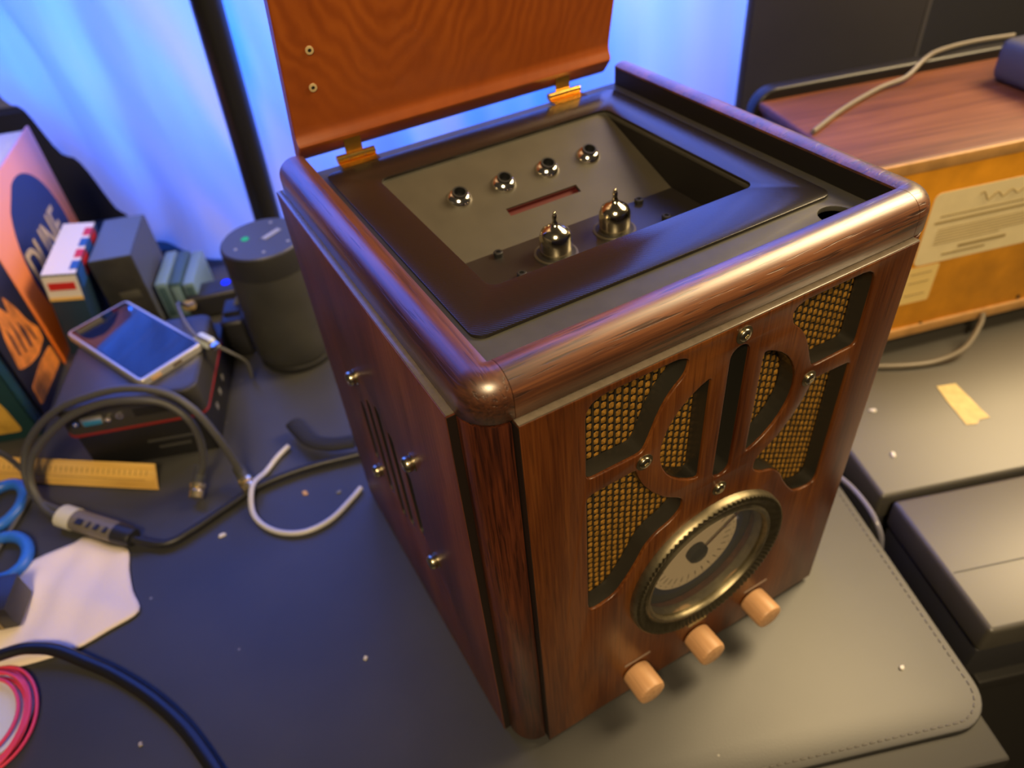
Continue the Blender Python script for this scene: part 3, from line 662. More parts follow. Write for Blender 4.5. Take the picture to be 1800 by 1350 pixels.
def speaker():
    root = empty('smart_speaker', (0.0075, 0.5060, 0.0)); tag(root, 'dark grey cylindrical speaker with a green light on top', 'speaker')
    gm = plain('speaker_mesh', (0.040, 0.040, 0.036), 0.55, noise=0.15, nscale=30); tm = plain('speaker_top', (0.055, 0.06, 0.075), 0.45); bm_ = plain('speaker_band', (0.022, 0.022, 0.022), 0.5)
    lathe('base_ring', [(0.0405, 0), (0.0425, 0.003), (0.0425, 0.007), (0.0410, 0.009), (0, 0.009)], 'black', root, (0, 0, 0), 56)
    lathe('grille', [(0.0405, 0.009), (0.0445, 0.016), (0.0440, 0.040), (0.0430, 0.070), (0.0423, 0.117), (0.0, 0.117)], gm, root, (0, 0, 0), 56)
    lathe('upper_band', [(0.0422, 0.1172), (0.0422, 0.1385), (0.0412, 0.1415), (0.0395, 0.1425), (0, 0.1425)], bm_, root, (0, 0, 0), 56)
    tp = lathe('touch_panel', [(0.0405, 0.1420), (0.0398, 0.1430), (0.0, 0.1430)], tm, root, (0, 0, 0), 56)
    grn = emit('green_led', (0.02, 0.7, 0.25), 0.6); lg = plain('pale_print', (0.30, 0.32, 0.36), 0.5)
    lathe('status_light', [(0.0038, 0.143), (0.0038, 0.1434), (0, 0.1434)], grn, root, (-0.0150, 0.0085, 0), 20)
    box('touch_bar', (0.010, 0.002, 0.1433), (0.022, 0.006, 0.0006), lg, root, 0.0002, 1, Matrix.Rotation(math.radians(28), 3, 'Z'))
    for x, y in ((-0.028, -0.006), (0.016, 0.026), (0.020, -0.022), (-0.006, -0.028)): lathe('touch_key', [(0.0017, 0.143), (0.0017, 0.1433), (0, 0.1433)], lg, root, (x, y, 0), 12)
speaker()

# ------------------------------------------------------------------ books and boxes on the left
DV = Vector((0.266, 0.964, 0)); AV = math.degrees(math.atan2(DV.y, DV.x))     # the covers face right; rows run along this direction
# local frame for cover work: x runs along the cover, y points into the book (away from the viewer's side), z up
def cover_text(body, size, loc, mat, parent, bold=0.0, sx=1.0, name='title_lettering'):
    me = text_mesh(name, body, size, 0.0003, bold)
    for v in me.vertices: v.co = (v.co.x * sx, -v.co.z, v.co.y)
    o = link(name, me, mat, parent); o.location = loc; return o
def blob(name, pts, mat, parent, y=-0.0006, th=0.0006, r=0.004):
    me = poly_mesh(name, [round_poly(pts, r, 3)], th, 0, 'XZ'); o = link(name, me, mat, parent); o.location = (0, y, 0); return o
def books():
    pink, N, L, p = newmat('orange_cover'); setp(p, rough=0.45)
    tc = N.new('ShaderNodeTexCoord'); sx = N.new('ShaderNodeSeparateXYZ'); L.new(tc.outputs['Object'], sx.inputs[0]); r = N.new('ShaderNodeValToRGB'); e = r.color_ramp.elements
    mlt = N.new('ShaderNodeMath'); mlt.operation = 'MULTIPLY'; mlt.inputs[1].default_value = 5.2; L.new(sx.outputs[2], mlt.inputs[0]); L.new(mlt.outputs[0], r.inputs['Fac'])
    e[0].position = 0.15; e[0].color = (0.92, 0.20, 0.02, 1); e[1].position = 0.9; e[1].color = (0.92, 0.36, 0.25, 1); q = e.new(0.55); q.color = (0.92, 0.28, 0.09, 1); L.new(r.outputs['Color'], p.inputs['Base Color'])
    pages = plain('page_block', (0.72, 0.68, 0.60), 0.8, noise=0.1, nscale=400); navy = plain('navy_print', (0.020, 0.030, 0.105), 0.4); gold = plain('cream_print', (0.62, 0.48, 0.26), 0.5)
    rock = plain('rock_print', (0.70, 0.22, 0.03), 0.5, noise=0.45, nscale=60); blk = plain('black_cover', (0.018, 0.017, 0.024), 0.45); redp = plain('rust_print', (0.55, 0.16, 0.06), 0.5)
    teal = plain('teal_cover', (0.010, 0.045, 0.055), 0.5); yel = plain('golden_print', (0.60, 0.36, 0.06), 0.5, noise=0.35, nscale=40)
    base = Vector((-0.2289, 0.6418, 0)); H = 0.190; Lc = 0.232; th = 0.045
    root = empty('orange_book', base, AV); tag(root, 'upright orange book with a navy oval and cream title, against the curtain', 'book')
    # y local points to the left of the row: rotate so that -y faces right
    box('page_block', (Lc / 2, th / 2, H / 2 - 0.001), (Lc - 0.006, th - 0.006, H - 0.006), pages, root)
    c = box('cover', (Lc / 2, 0.0015, H / 2), (Lc, 0.003, H), pink, root, 0.0006); box('cover', (Lc / 2, th - 0.0015, H / 2), (Lc, 0.003, H), pink, root, 0.0006)
    ov = [(0.122 + 0.082 * math.cos(a), 0.083 + 0.088 * math.sin(a)) for a in [2 * PI * i / 40 for i in range(40)]]
    ov = [(x, max(0.002, z)) for x, z in ov if not (x < 0.108 and z > 0.160)] 
    blob('oval_print', ov, navy, root, -0.0004, 0.0006, 0.0)
    cover_text('DUNE', 0.066, (0.112, -0.0006, 0.088), gold, root, 0.0004, 0.72)
    blob('rust_strip', [(0.060, 0.044), (0.100, 0.044), (0.100, 0.058), (0.060, 0.058)], redp, root, -0.0007, 0.0005, 0.002)
    blob('rock_picture', [(0.030, 0.004), (0.20, 0.004), (0.18, 0.022), (0.120, 0.028), (0.106, 0.044), (0.095, 0.030), (0.078, 0.036), (0.066, 0.050), (0.056, 0.040), (0.048, 0.026)], rock, root, -0.0007, 0.0005, 0.004)
    # black volume in front of it in the row
    b2 = base - DV * 0.094; H2 = 0.188
    root = empty('black_book', b2, AV); tag(root, 'upright black book with an orange rock picture at the left edge', 'book')
    box('page_block', (0.046, th / 2, H2 / 2 - 0.001), (0.086, th - 0.006, H2 - 0.006), pages, root); box('cover', (0.046, 0.0015, H2 / 2), (0.092, 0.003, H2), blk, root, 0.0006); box('cover', (0.046, th - 0.0015, H2 / 2), (0.092, 0.003, H2), blk, root, 0.0006)
    blob('rock_picture', [(0.008, 0.060), (0.030, 0.050), (0.055, 0.044), (0.082, 0.046), (0.086, 0.058), (0.074, 0.076), (0.066, 0.100), (0.056, 0.118), (0.050, 0.100), (0.042, 0.112), (0.033, 0.128), (0.026, 0.108), (0.016, 0.090)], rock, root, -0.0006, 0.0006, 0.004)
    for pts in ([(0.036, 0.062), (0.039, 0.060), (0.043, 0.084), (0.041, 0.098)], [(0.050, 0.058), (0.054, 0.056), (0.058, 0.074), (0.053, 0.090)], [(0.066, 0.056), (0.069, 0.054), (0.070, 0.066), (0.066, 0.078)], [(0.022, 0.068), (0.025, 0.066), (0.029, 0.088), (0.027, 0.098)]):
        blob('rock_shadow', pts, blk, root, -0.0009, 0.0005, 0.001)
    blob('rock_picture', [(0.006, 0.014), (0.086, 0.010), (0.086, 0.034), (0.050, 0.038), (0.010, 0.036)], rock, root, -0.0006, 0.0006, 0.004)
    for x in (0.030, 0.046, 0.060): box('cream_mark', (x, -0.0004, 0.146), (0.007, 0.0005, 0.026), gold, root, 0.0001)
    # teal book in front of the row, its cover turned to the camera
    root = empty('teal_book', (-0.2600, 0.5270, 0), ORI); tag(root, 'teal book with a golden picture standing at the left edge of the frame', 'book')
    H3 = 0.150; W3 = 0.110; t3 = 0.014
    box('page_block', (-W3 / 2, t3 / 2, H3 / 2 - 0.001), (W3 - 0.005, t3 - 0.004, H3 - 0.005), pages, root); box('cover', (-W3 / 2, 0.001, H3 / 2), (W3, 0.002, H3), teal, root, 0.0005); box('cover', (-W3 / 2, t3 - 0.001, H3 / 2), (W3, 0.002, H3), teal, root, 0.0005)
    box('spine', (-0.0010, t3 / 2, H3 / 2), (0.002, t3, H3), teal, root, 0.0005)
    blob('golden_picture', [(-0.106, 0.012), (-0.014, 0.010), (-0.016, 0.040), (-0.022, 0.066), (-0.034, 0.080), (-0.044, 0.098), (-0.060, 0.108), (-0.106, 0.104)], yel, root, -0.0006, 0.0006, 0.005)
    blob('grey_picture', [(-0.052, 0.082), (-0.018, 0.074), (-0.020, 0.090), (-0.036, 0.094), (-0.044, 0.110), (-0.060, 0.112)], plain('brown_print', (0.20, 0.15, 0.10), 0.5), root, -0.0009, 0.0005, 0.003)
books()

def small_boxes():
    white = plain('white_card', (0.72, 0.70, 0.68), 0.5); blue = plain('blue_print', (0.02, 0.10, 0.35), 0.5); red = plain('red_print', (0.55, 0.02, 0.02), 0.5); navy = plain('navy_card', (0.012, 0.035, 0.075), 0.5); ylw = plain('yellow_print', (0.75, 0.50, 0.16), 0.5)
    # flag patterned box leaning against the orange book
    root = empty('flag_box', (-0.1870, 0.6930, 0.0)); root.rotation_euler = (0, math.radians(8), math.radians(-16)); tag(root, 'small white, red and blue printed box leaning beside the orange book', 'box')
    w, d, h = 0.034, 0.115, 0.104
    box('carton', (0, 0, h / 2 + 0.006), (w, d, h), navy, root, 0.0008)
    box('top_label', (0, 0, h + 0.0062), (w - 0.001, d - 0.001, 0.0008), white, root); box('front_label', (0, -d / 2 - 0.0002, h - 0.010), (w - 0.001, 0.0006, 0.028), white, root)
    box('red_band', (0.0, -d / 2 - 0.0006, h - 0.008), (w - 0.008, 0.0005, 0.009), red, root); box('yellow_band', (0, -d / 2 - 0.0006, h - 0.0235), (w - 0.001, 0.0005, 0.004), ylw, root)
    for k, (y, mt) in enumerate(((-0.040, blue), (-0.015, red), (0.010, blue), (0.035, red))):
        box('flag_stripe', (w / 2 - 0.004, y, h + 0.0068), (0.008, 0.018, 0.0005), mt, root); box('flag_stripe', (w / 2 + 0.0002, y, h - 0.006), (0.0006, 0.020, 0.020), mt, root)
    # dark box next to it
    root = empty('black_carton', (-0.1240, 0.6980, 0.0), -17); tag(root, 'black carton with a blue-grey top between the flag box and the curtain', 'box')
    top = plain('blue_grey_card', (0.10, 0.13, 0.17), 0.42); dk = plain('charcoal_card', (0.030, 0.030, 0.030), 0.5, noise=0.3, nscale=40); sd = plain('slate_card', (0.075, 0.085, 0.11), 0.5)
    box('carton', (0, 0, 0.050), (0.046, 0.098, 0.100), dk, root, 0.001); box('top_face', (0, 0, 0.1004), (0.044, 0.096, 0.0010), top, root); box('right_face', (0.0232, 0, 0.051), (0.0008, 0.096, 0.098), sd, root)
    box('front_mark', (0.004, -0.0493, 0.052), (0.022, 0.0006, 0.010), plain('dull_print', (0.07, 0.07, 0.06), 0.5), root, 0.0002)
    # light blue slim cases
    lb = plain('light_blue_plastic', (0.16, 0.26, 0.34), 0.4); tl = plain('teal_plastic', (0.05, 0.10, 0.13), 0.4)
    for k, (x, y, hh, mt, lab) in enumerate(((-0.0890, 0.6880, 0.050, lb, 'light blue slim case right beside the black carton'), (-0.0750, 0.6830, 0.048, tl, 'teal slim case between two light blue cases'), (-0.0610, 0.6780, 0.045, lb, 'light blue slim case nearest the speaker'))):
        r = empty('slim_case', (x, y, 0), -22); r.rotation_euler = (0, 0, math.radians(-20)); tag(r, lab, 'case', 'slim cases behind the phone'); box('case_shell', (0, 0, hh / 2 + 0.002), (0.013, 0.075, hh), mt, r, 0.001); box('case_lip', (0, -0.0375, hh / 2 + 0.002), (0.009, 0.0014, hh * 0.8), tl if mt is lb else lb, r, 0.0003)
small_boxes()

def computer_stack():
    dk = plain('box_black_card', (0.012, 0.012, 0.014), 0.4); gr = plain('grey_print', (0.06, 0.06, 0.06), 0.5); star = plain('silver_print', (0.28, 0.28, 0.30), 0.4); tp = plain('pc_top', (0.05, 0.05, 0.06), 0.38); body = plain('pc_body', (0.040, 0.038, 0.034), 0.5); redm = plain('dark_red_trim', (0.25, 0.018, 0.014), 0.4)
    fr = Vector((-0.1055, 0.4020, 0))                      # front right bottom corner
    w, d, h = 0.116, 0.150, 0.044
    root = empty('black_product_box', fr - U * (w / 2) + V * (d / 2), ORI); tag(root, 'flat black product box under the small computer', 'box')
    box('carton', (0, 0, h / 2), (w, d, h), dk, root, 0.001)
    for z, a in ((0.024, 0.045), (0.015, 0.030)):
        box('grey_print_line', (0.02, -d / 2 - 0.0002, z), (a, 0.0005, 0.0028), gr, root, 0.0001)
    for y in (-0.040, -0.018, 0.004):
        for k in range(2): box('silver_mark', (w / 2 + 0.0002, y, 0.024), (0.0005, 0.0075, 0.0024), star, root, 0, 1, Matrix.Rotation(math.radians(45 + 90 * k), 3, 'X'))
    root = empty('mini_computer', Vector((-0.1030, 0.3970, h)) - U * 0.0635 + V * 0.0600, ORI); tag(root, 'small black computer with a blue video port, under the phone', 'computer')
    w, d, hh = 0.127, 0.120, 0.036
    me = poly_mesh('shell', [rrect(-w / 2, w / 2, -d / 2, d / 2, 0.012, 6)], hh - 0.003, 0.002, 'XY', 2); o = link('shell', me, body, root); o.location = (0, 0, hh)
    me = poly_mesh('top_panel', [rrect(-w / 2 + 0.003, w / 2 - 0.003, -d / 2 + 0.003, d / 2 - 0.003, 0.010, 6)], 0.0008, 0.0002, 'XY'); o = link('top_panel', me, tp, root); o.location = (0, 0, hh + 0.0006)
    me = poly_mesh('red_trim', [rrect(-w / 2 - 0.0005, w / 2 + 0.0005, -d / 2 - 0.0005, d / 2 + 0.0005, 0.012, 6)], 0.003, 0.0004, 'XY'); o = link('red_trim', me, redm, root); o.location = (0, 0, 0.006)
    me = poly_mesh('foot_plate', [rrect(-w / 2 + 0.004, w / 2 - 0.004, -d / 2 + 0.004, d / 2 - 0.004, 0.010, 6)], 0.003, 0, 'XY'); o = link('foot_plate', me, 'black', root); o.location = (0, 0, 0.003)
    yf = -d / 2
    vg = box('video_port', (-0.033, yf - 0.0012, 0.021), (0.019, 0.003, 0.0085), plain('port_shell', (0.55, 0.55, 0.52), 0.3, 0.8), root, 0.0012); box('port_face', (0, -0.0018, -0.0012) if False else (-0.033, yf - 0.0029, 0.0195), (0.016, 0.0008, 0.0052), plain('port_blue', (0.03, 0.22, 0.45), 0.4), root, 0.0004)
    for x in (-0.047, -0.019): lathe('port_screw', [(0.0026, 0), (0.0026, 0.003), (0.0012, 0.003), (0.001, 0.0015), (0, 0.0015)], 'chrome', root, (x, yf, 0.0205), 12, 'Y')
    lathe('audio_jack', [(0.0034, 0), (0.0034, 0.0016), (0.0018, 0.0016), (0.0016, 0.0), (0, 0)], 'chrome', root, (-0.009, yf, 0.021), 16, 'Y')
    box('vent_slot', (0.020, yf - 0.0002, 0.0205), (0.034, 0.0008, 0.009), 'black', root, 0.0002)
    # phone on top
    zt = h + hh + 0.0008
    ang = math.degrees(math.atan2(-0.922, 0.387))
    root = empty('phone', (-0.1395, 0.4985, zt), ang); tag(root, 'phone with a silver frame lying face up on the small computer', 'phone')
    L_, w_, t_ = 0.136, 0.067, 0.0085
    me = poly_mesh('phone_frame', [rrect(-L_ / 2, L_ / 2, -w_ / 2, w_ / 2, 0.006, 6)], t_, 0.0018, 'XY', 3); o = link('phone_frame', me, plain('silver_frame', (0.62, 0.60, 0.56), 0.35, 0.6), root); o.location = (0, 0, t_)
    me = poly_mesh('screen', [rrect(-L_ / 2 + 0.0035, L_ / 2 - 0.0035, -w_ / 2 + 0.0030, w_ / 2 - 0.0030, 0.003, 4)], 0.0006, 0.0001, 'XY'); o = link('screen', me, plain('phone_glass', (0.004, 0.004, 0.006), 0.04, spec=0.8), root); o.location = (0, 0, t_ + 0.0003)
    box('charge_port', (L_ / 2 + 0.0001, 0.004, t_ / 2), (0.0008, 0.009, 0.003), plain('port_dark', (0.10, 0.07, 0.05), 0.5), root, 0.0002)
    for y, w2 in ((-0.018, 0.010),): box('port_tab', (L_ / 2 + 0.0001, y, t_ / 2), (0.0008, w2, 0.004), plain('warm_tab', (0.55, 0.35, 0.18), 0.5), root, 0.0002)
    # pale plug lying next to the phone
    root = empty('usb_plug', (-0.0800, 0.4560, zt), -65); tag(root, 'small pale plug at the right-hand corner of the phone', 'plug')
    box('plug_body', (0, 0, 0.005), (0.022, 0.012, 0.009), plain('pale_plastic', (0.55, 0.62, 0.68), 0.4), root, 0.003, 3); box('plug_tip', (0.0145, 0, 0.005), (0.008, 0.008, 0.0045), 'chrome', root, 0.0006)
computer_stack()

def usb_hub():
    root = empty('usb_hub', (-0.0480, 0.6450, 0.0), -14); tag(root, 'small black hub with a glowing blue light beside the speaker', 'hub')
    dk = plain('hub_black', (0.020, 0.020, 0.024), 0.4)
    box('hub_shell', (0, 0, 0.016), (0.066, 0.034, 0.030), dk, root, 0.004, 3)
    lathe('blue_light', [(0.0052, 0), (0.0048, 0.0012), (0, 0.0016)], emit('blue_led', (0.0, 0.01, 1.0), 3.0), root, (0.014, 0.004, 0.0310), 20)
    box('gold_plug', (-0.030, -0.018, 0.024), (0.014, 0.012, 0.010), plain('tan_plug', (0.35, 0.26, 0.12), 0.4), root, 0.003, 2)
    root = empty('power_adapter', (-0.0420, 0.5520, 0.0), -20); tag(root, 'black power plug block standing left of the speaker', 'plug')
    box('adapter_body', (0, 0, 0.024), (0.026, 0.044, 0.048), dk, root, 0.005, 3); box('adapter_cap', (0, 0.004, 0.050), (0.018, 0.026, 0.006), dk, root, 0.002)
    tube('grey_lead', [(0.004, 0.006, 0.052), (0.010, 0.004, 0.060), (0.016, -0.006, 0.056), (0.020, -0.016, 0.044), (0.022, -0.020, 0.026)], 0.0028, plain('grey_lead', (0.16, 0.17, 0.20), 0.4), root, 8)
usb_hub()

# ------------------------------------------------------------------ cables and small things on the left of the mat
def cables():
    grey = plain('grey_cable', (0.075, 0.075, 0.078), 0.5); blk = plain('black_cable', (0.020, 0.020, 0.022), 0.42); rub = plain('connector_rubber', (0.060, 0.060, 0.045), 0.5)
    con = plain('nickel_gold', (0.78, 0.66, 0.40), 0.25, 0.9); wht = plain('white_tube', (0.62, 0.60, 0.58), 0.35); lab = plain('white_tape', (0.62, 0.60, 0.48), 0.55); slv = plain('printed_sleeve', (0.16, 0.14, 0.11), 0.4)
    c1 = [(-0.243, 0.387, 0.0075), (-0.267, 0.422, 0.010), (-0.2665, 0.442, 0.030), (-0.250, 0.446, 0.056), (-0.217, 0.432, 0.085), (-0.182, 0.412, 0.101), (-0.151, 0.394, 0.107), (-0.125, 0.377, 0.101), (-0.110, 0.361, 0.086), (-0.102, 0.349, 0.060), (-0.098, 0.343, 0.030), (-0.0965, 0.339, 0.014)]
    c2 = [(-0.246, 0.380, 0.0075), (-0.262, 0.408, 0.008), (-0.265, 0.430, 0.024), (-0.251, 0.435, 0.048), (-0.214, 0.424, 0.078), (-0.180, 0.406, 0.094), (-0.150, 0.386, 0.099), (-0.129, 0.374, 0.093), (-0.117, 0.361, 0.078), (-0.116, 0.358, 0.055), (-0.122, 0.357, 0.030), (-0.131, 0.356, 0.016)]
    o0 = Vector((-0.22, 0.36, 0.0)); root = empty('antenna_cable', o0); tag(root, 'grey cable splitting into two leads with metal connectors, arched over the black box', 'cable')
    def T_(name, pts, r, mat, n=10, **k): return tube(name, [Vector(p) - o0 for p in pts], r, mat, root, n, **k)
    T_('lead', c1, 0.0034, grey); T_('lead', c2, 0.0034, grey)
    for a, b in ((c1[-1], (-0.0945, 0.3235, 0.0080)), (c2[-1], (-0.1395, 0.3420, 0.0080))):
        a, b = Vector(a), Vector(b); d = (b - a)
        T_('boot', [a - d * 0.55, a + d * 0.35], lambda t: 0.0052 + 0.0006 * t, rub, k=1)
        m = a + d * 0.35
        T_('connector', [m, m + d * 0.22, m + d * 0.24, m + d * 0.36, m + d * 0.38, m + d * 0.70], lambda t: (0.0068 if t < 0.22 else 0.0048 if t < 0.5 else 0.0062), con, 16, k=0)
    ya, yb = Vector((-0.248, 0.388, 0.0088)), Vector((-0.196, 0.325, 0.0088)); d = yb - ya
    T_('splitter_tape', [ya, ya + d * 0.20], 0.0086, lab, 14, k=1, flat=1.25); T_('splitter_body', [ya + d * 0.20, ya + d * 0.78], 0.0080, slv, 14, k=1, flat=1.25); T_('splitter_end', [ya + d * 0.78, ya + d * 0.96, yb], lambda t: 0.0084 - 0.0018 * t, blk, 14, k=2, flat=1.2)
    dm = plain('dark_print', (0.012, 0.012, 0.012), 0.5)
    for f, w in ((0.34, 0.008), (0.47, 0.003), (0.58, 0.005), (0.70, 0.004)):
        p = ya + d * f + Vector((-0.0028, -0.0034, 0.0072)) - o0; box('dark_print', p, (w, 0.006, 0.0012), dm, root, 0.0002, 1, Matrix.Rotation(math.atan2(d.y, d.x), 3, 'Z'))
    T_('trunk', [(-0.197, 0.3255, 0.007), (-0.174, 0.307, 0.005), (-0.150, 0.309, 0.0048), (-0.118, 0.318, 0.0048), (-0.084, 0.326, 0.0048), (-0.042, 0.323, 0.0048), (-0.001, 0.313, 0.0048), (0.030, 0.305, 0.0048)], 0.0036, blk)
    # cable tie on the trunk cable near the radio
    tag(tube('cable_strap', [(-0.036, 0.3800, 0.0130), (-0.033, 0.362, 0.0130), (-0.028, 0.345, 0.0125), (-0.014, 0.331, 0.0125), (0.006, 0.322, 0.0125)], 0.0042, plain('strap_fabric', (0.016, 0.016, 0.018), 0.8), None, 10, 8, False, 1.9, (-0.0145, 0.340, 0.0)), 'black fabric strap curling up beside the left side of the radio', 'strap')
    tag(tube('white_tube', [(-0.049, 0.362, 0.0035), (-0.062, 0.354, 0.0035), (-0.077, 0.341, 0.0038), (-0.092, 0.322, 0.0120), (-0.100, 0.297, 0.0045), (-0.0905, 0.271, 0.0035), (-0.070, 0.2545, 0.0035), (-0.045, 0.2535, 0.0035), (-0.021, 0.265, 0.0035), (-0.0085, 0.273, 0.0035)], 0.0025, wht, None, 12, 8, False, None, (-0.06, 0.30, 0)), 'short white plastic tube bent into a C on the mat', 'tube')
    tag(tube('grey_lead', [(-0.279, 0.440, 0.075), (-0.276, 0.445, 0.060), (-0.274, 0.450, 0.045), (-0.272, 0.452, 0.030), (-0.270, 0.448, 0.018), (-0.273, 0.438, 0.008), (-0.280, 0.425, 0.0045), (-0.295, 0.400, 0.0030), (-0.312, 0.372, 0.0030)], 0.0024, grey, None, 10, 8, False, None, (-0.28, 0.43, 0)), 'thin grey lead hanging down by the teal book', 'cable')
    tag(tube('phone_lead', [(-0.076, 0.620, 0.033), (-0.083, 0.590, 0.050), (-0.090, 0.540, 0.085), (-0.090, 0.490, 0.094), (-0.086, 0.462, 0.0925), (-0.078, 0.446, 0.0900), (-0.062, 0.450, 0.066), (-0.052, 0.470, 0.035), (-0.052, 0.485, 0.004)], 0.0016, plain('thin_grey_lead', (0.14, 0.14, 0.13), 0.4), None, 8, 8, False, None, (-0.08, 0.5, 0.0)), 'thin grey lead running over the corner of the phone', 'cable')
    # thick twin flex at the bottom left
    P = [(-0.330, 0.268, 0.0105), (-0.293, 0.262, 0.0110), (-0.278, 0.256, 0.0105), (-0.263, 0.245, 0.0095), (-0.246, 0.226, 0.0060), (-0.229, 0.205, 0.0042), (-0.210, 0.175, 0.0042), (-0.195, 0.145, 0.0042), (-0.185, 0.117, 0.0042), (-0.172, 0.070, 0.0042)]
    tag(tube('power_flex', P, 0.0036, plain('black_vinyl', (0.012, 0.012, 0.013), 0.32), None, 14, 8, False, 1.35, (-0.22, 0.18, 0)), 'thick glossy black power cable curving across the lower left of the mat', 'cable')
cables()

def ruler():
    # near edge on the mat, far edge propped against the box
    a = Vector((-0.1690, 0.3800, 0)); b = Vector((-0.3450, 0.5130, 0)); d = (b - a).normalized(); L_ = (b - a).length
    root = empty('ruler', (a + b) / 2); root.rotation_euler = Matrix.Rotation(math.atan2(d.y, d.x) + PI, 3, 'Z').to_euler(); tag(root, 'yellow wooden ruler propped in front of the black product box', 'ruler')
    wm = wood('ruler_wood', (0.60, 0.34, 0.07), (0.72, 0.44, 0.11), (0.80, 0.52, 0.16), 'X', 0.4, 0.1, 500, 12, 0.05, pores=0.1)
    tl = Matrix.Rotation(math.radians(38), 3, 'X'); wd = 0.0235
    bm = bmesh.new(); pr_ = [(0.0, 0.0), (wd, 0.0), (wd, 0.0040), (0.007, 0.0040), (0.0, 0.0014)]
    rows = [[bm.verts.new(tl @ Vector((x - (0.007 * y / wd if x > 0 else 0), y, z))) for y, z in pr_] for x in (-L_ / 2, L_ / 2)]
    for i in range(5): bm.faces.new((rows[0][i], rows[0][(i + 1) % 5], rows[1][(i + 1) % 5], rows[1][i]))
    bm.faces.new(rows[0]); bm.faces.new(rows[1][::-1]); link('ruler_body', bm_mesh('ruler_body', bm, False), wm, root)
    mk = plain('ruler_ink', (0.24, 0.13, 0.03), 0.5); bm = bmesh.new(); add_box(bm, (0, 0, 0), (0.0007, 0.0050, 0.0002)); me = bm_mesh('graduation', bm, False); me.materials.append(mk)
    for i in range(30):
        g = bpy.data.objects.new('graduation', me); COL.objects.link(g); g.parent = root; g.location = tl @ Vector((L_ / 2 - 0.012 - i * 0.0055, 0.0145, 0.0041)); g.rotation_euler = (math.radians(38), 0, 0)
    o = box('groove_line', (0, 0, 0), (L_ - 0.016, 0.0006, 0.0003), mk, root); o.location = tl @ Vector((-0.004, 0.0080, 0.0040)); o.rotation_euler = (math.radians(38), 0, 0)
ruler()

def scissors():
    blue = plain('blue_plastic', (0.03, 0.16, 0.62), 0.35); steel = plain('steel', (0.6, 0.6, 0.58), 0.25, 1.0)
    root = empty('scissors', (-0.300, 0.400, 0.0)); tag(root, 'scissors with blue plastic handles at the left edge of the frame', 'scissors')
    for cx, cy, ax, ay, rot in ((0.0005, 0.0370, 0.0195, 0.0270, -0.35), (0.0015, -0.0300, 0.0190, 0.0250, 0.25)):
        P = [Vector((cx, cy, 0.0058)) + Matrix.Rotation(rot, 3, 'Z') @ Vector((ax * math.cos(a), ay * math.sin(a), 0)) for a in [2 * PI * i / 28 for i in range(28)]]
        tube('handle', P, 0.0052, blue, root, 12, 0, True)
    for s in (1, -1):
        tube('shank', [(-0.010, 0.010 * s + 0.005, 0.0055), (-0.035, 0.006 * s + 0.004, 0.0055), (-0.060, 0.002 * s + 0.004, 0.0050)], 0.0050, blue, root, 10)
        bm = bmesh.new(); vs = [bm.verts.new(p) for p in ((-0.055, 0.010 * s + 0.004, 0.0045 + 0.0012 * s), (-0.055, -0.004 * s + 0.004, 0.0045 + 0.0012 * s), (-0.160, -0.002 * s + 0.004, 0.0045 + 0.0012 * s), (-0.150, 0.004 * s + 0.004, 0.0045 + 0.0012 * s))]
        f = bm.faces.new(vs); r = bmesh.ops.extrude_face_region(bm, geom=[f]); [setattr(v, 'co', v.co + Vector((0, 0, 0.0012))) for v in r['geom'] if isinstance(v, bmesh.types.BMVert)]
        link('blade', bm_mesh('blade', bm, False), steel, root)
    lathe('pivot', [(0.005, 0), (0.005, 0.0075), (0.004, 0.0085), (0, 0.0085)], steel, root, (-0.070, 0.004, 0), 20)
    # bunch of keys-like metal clip behind the ruler end
scissors()

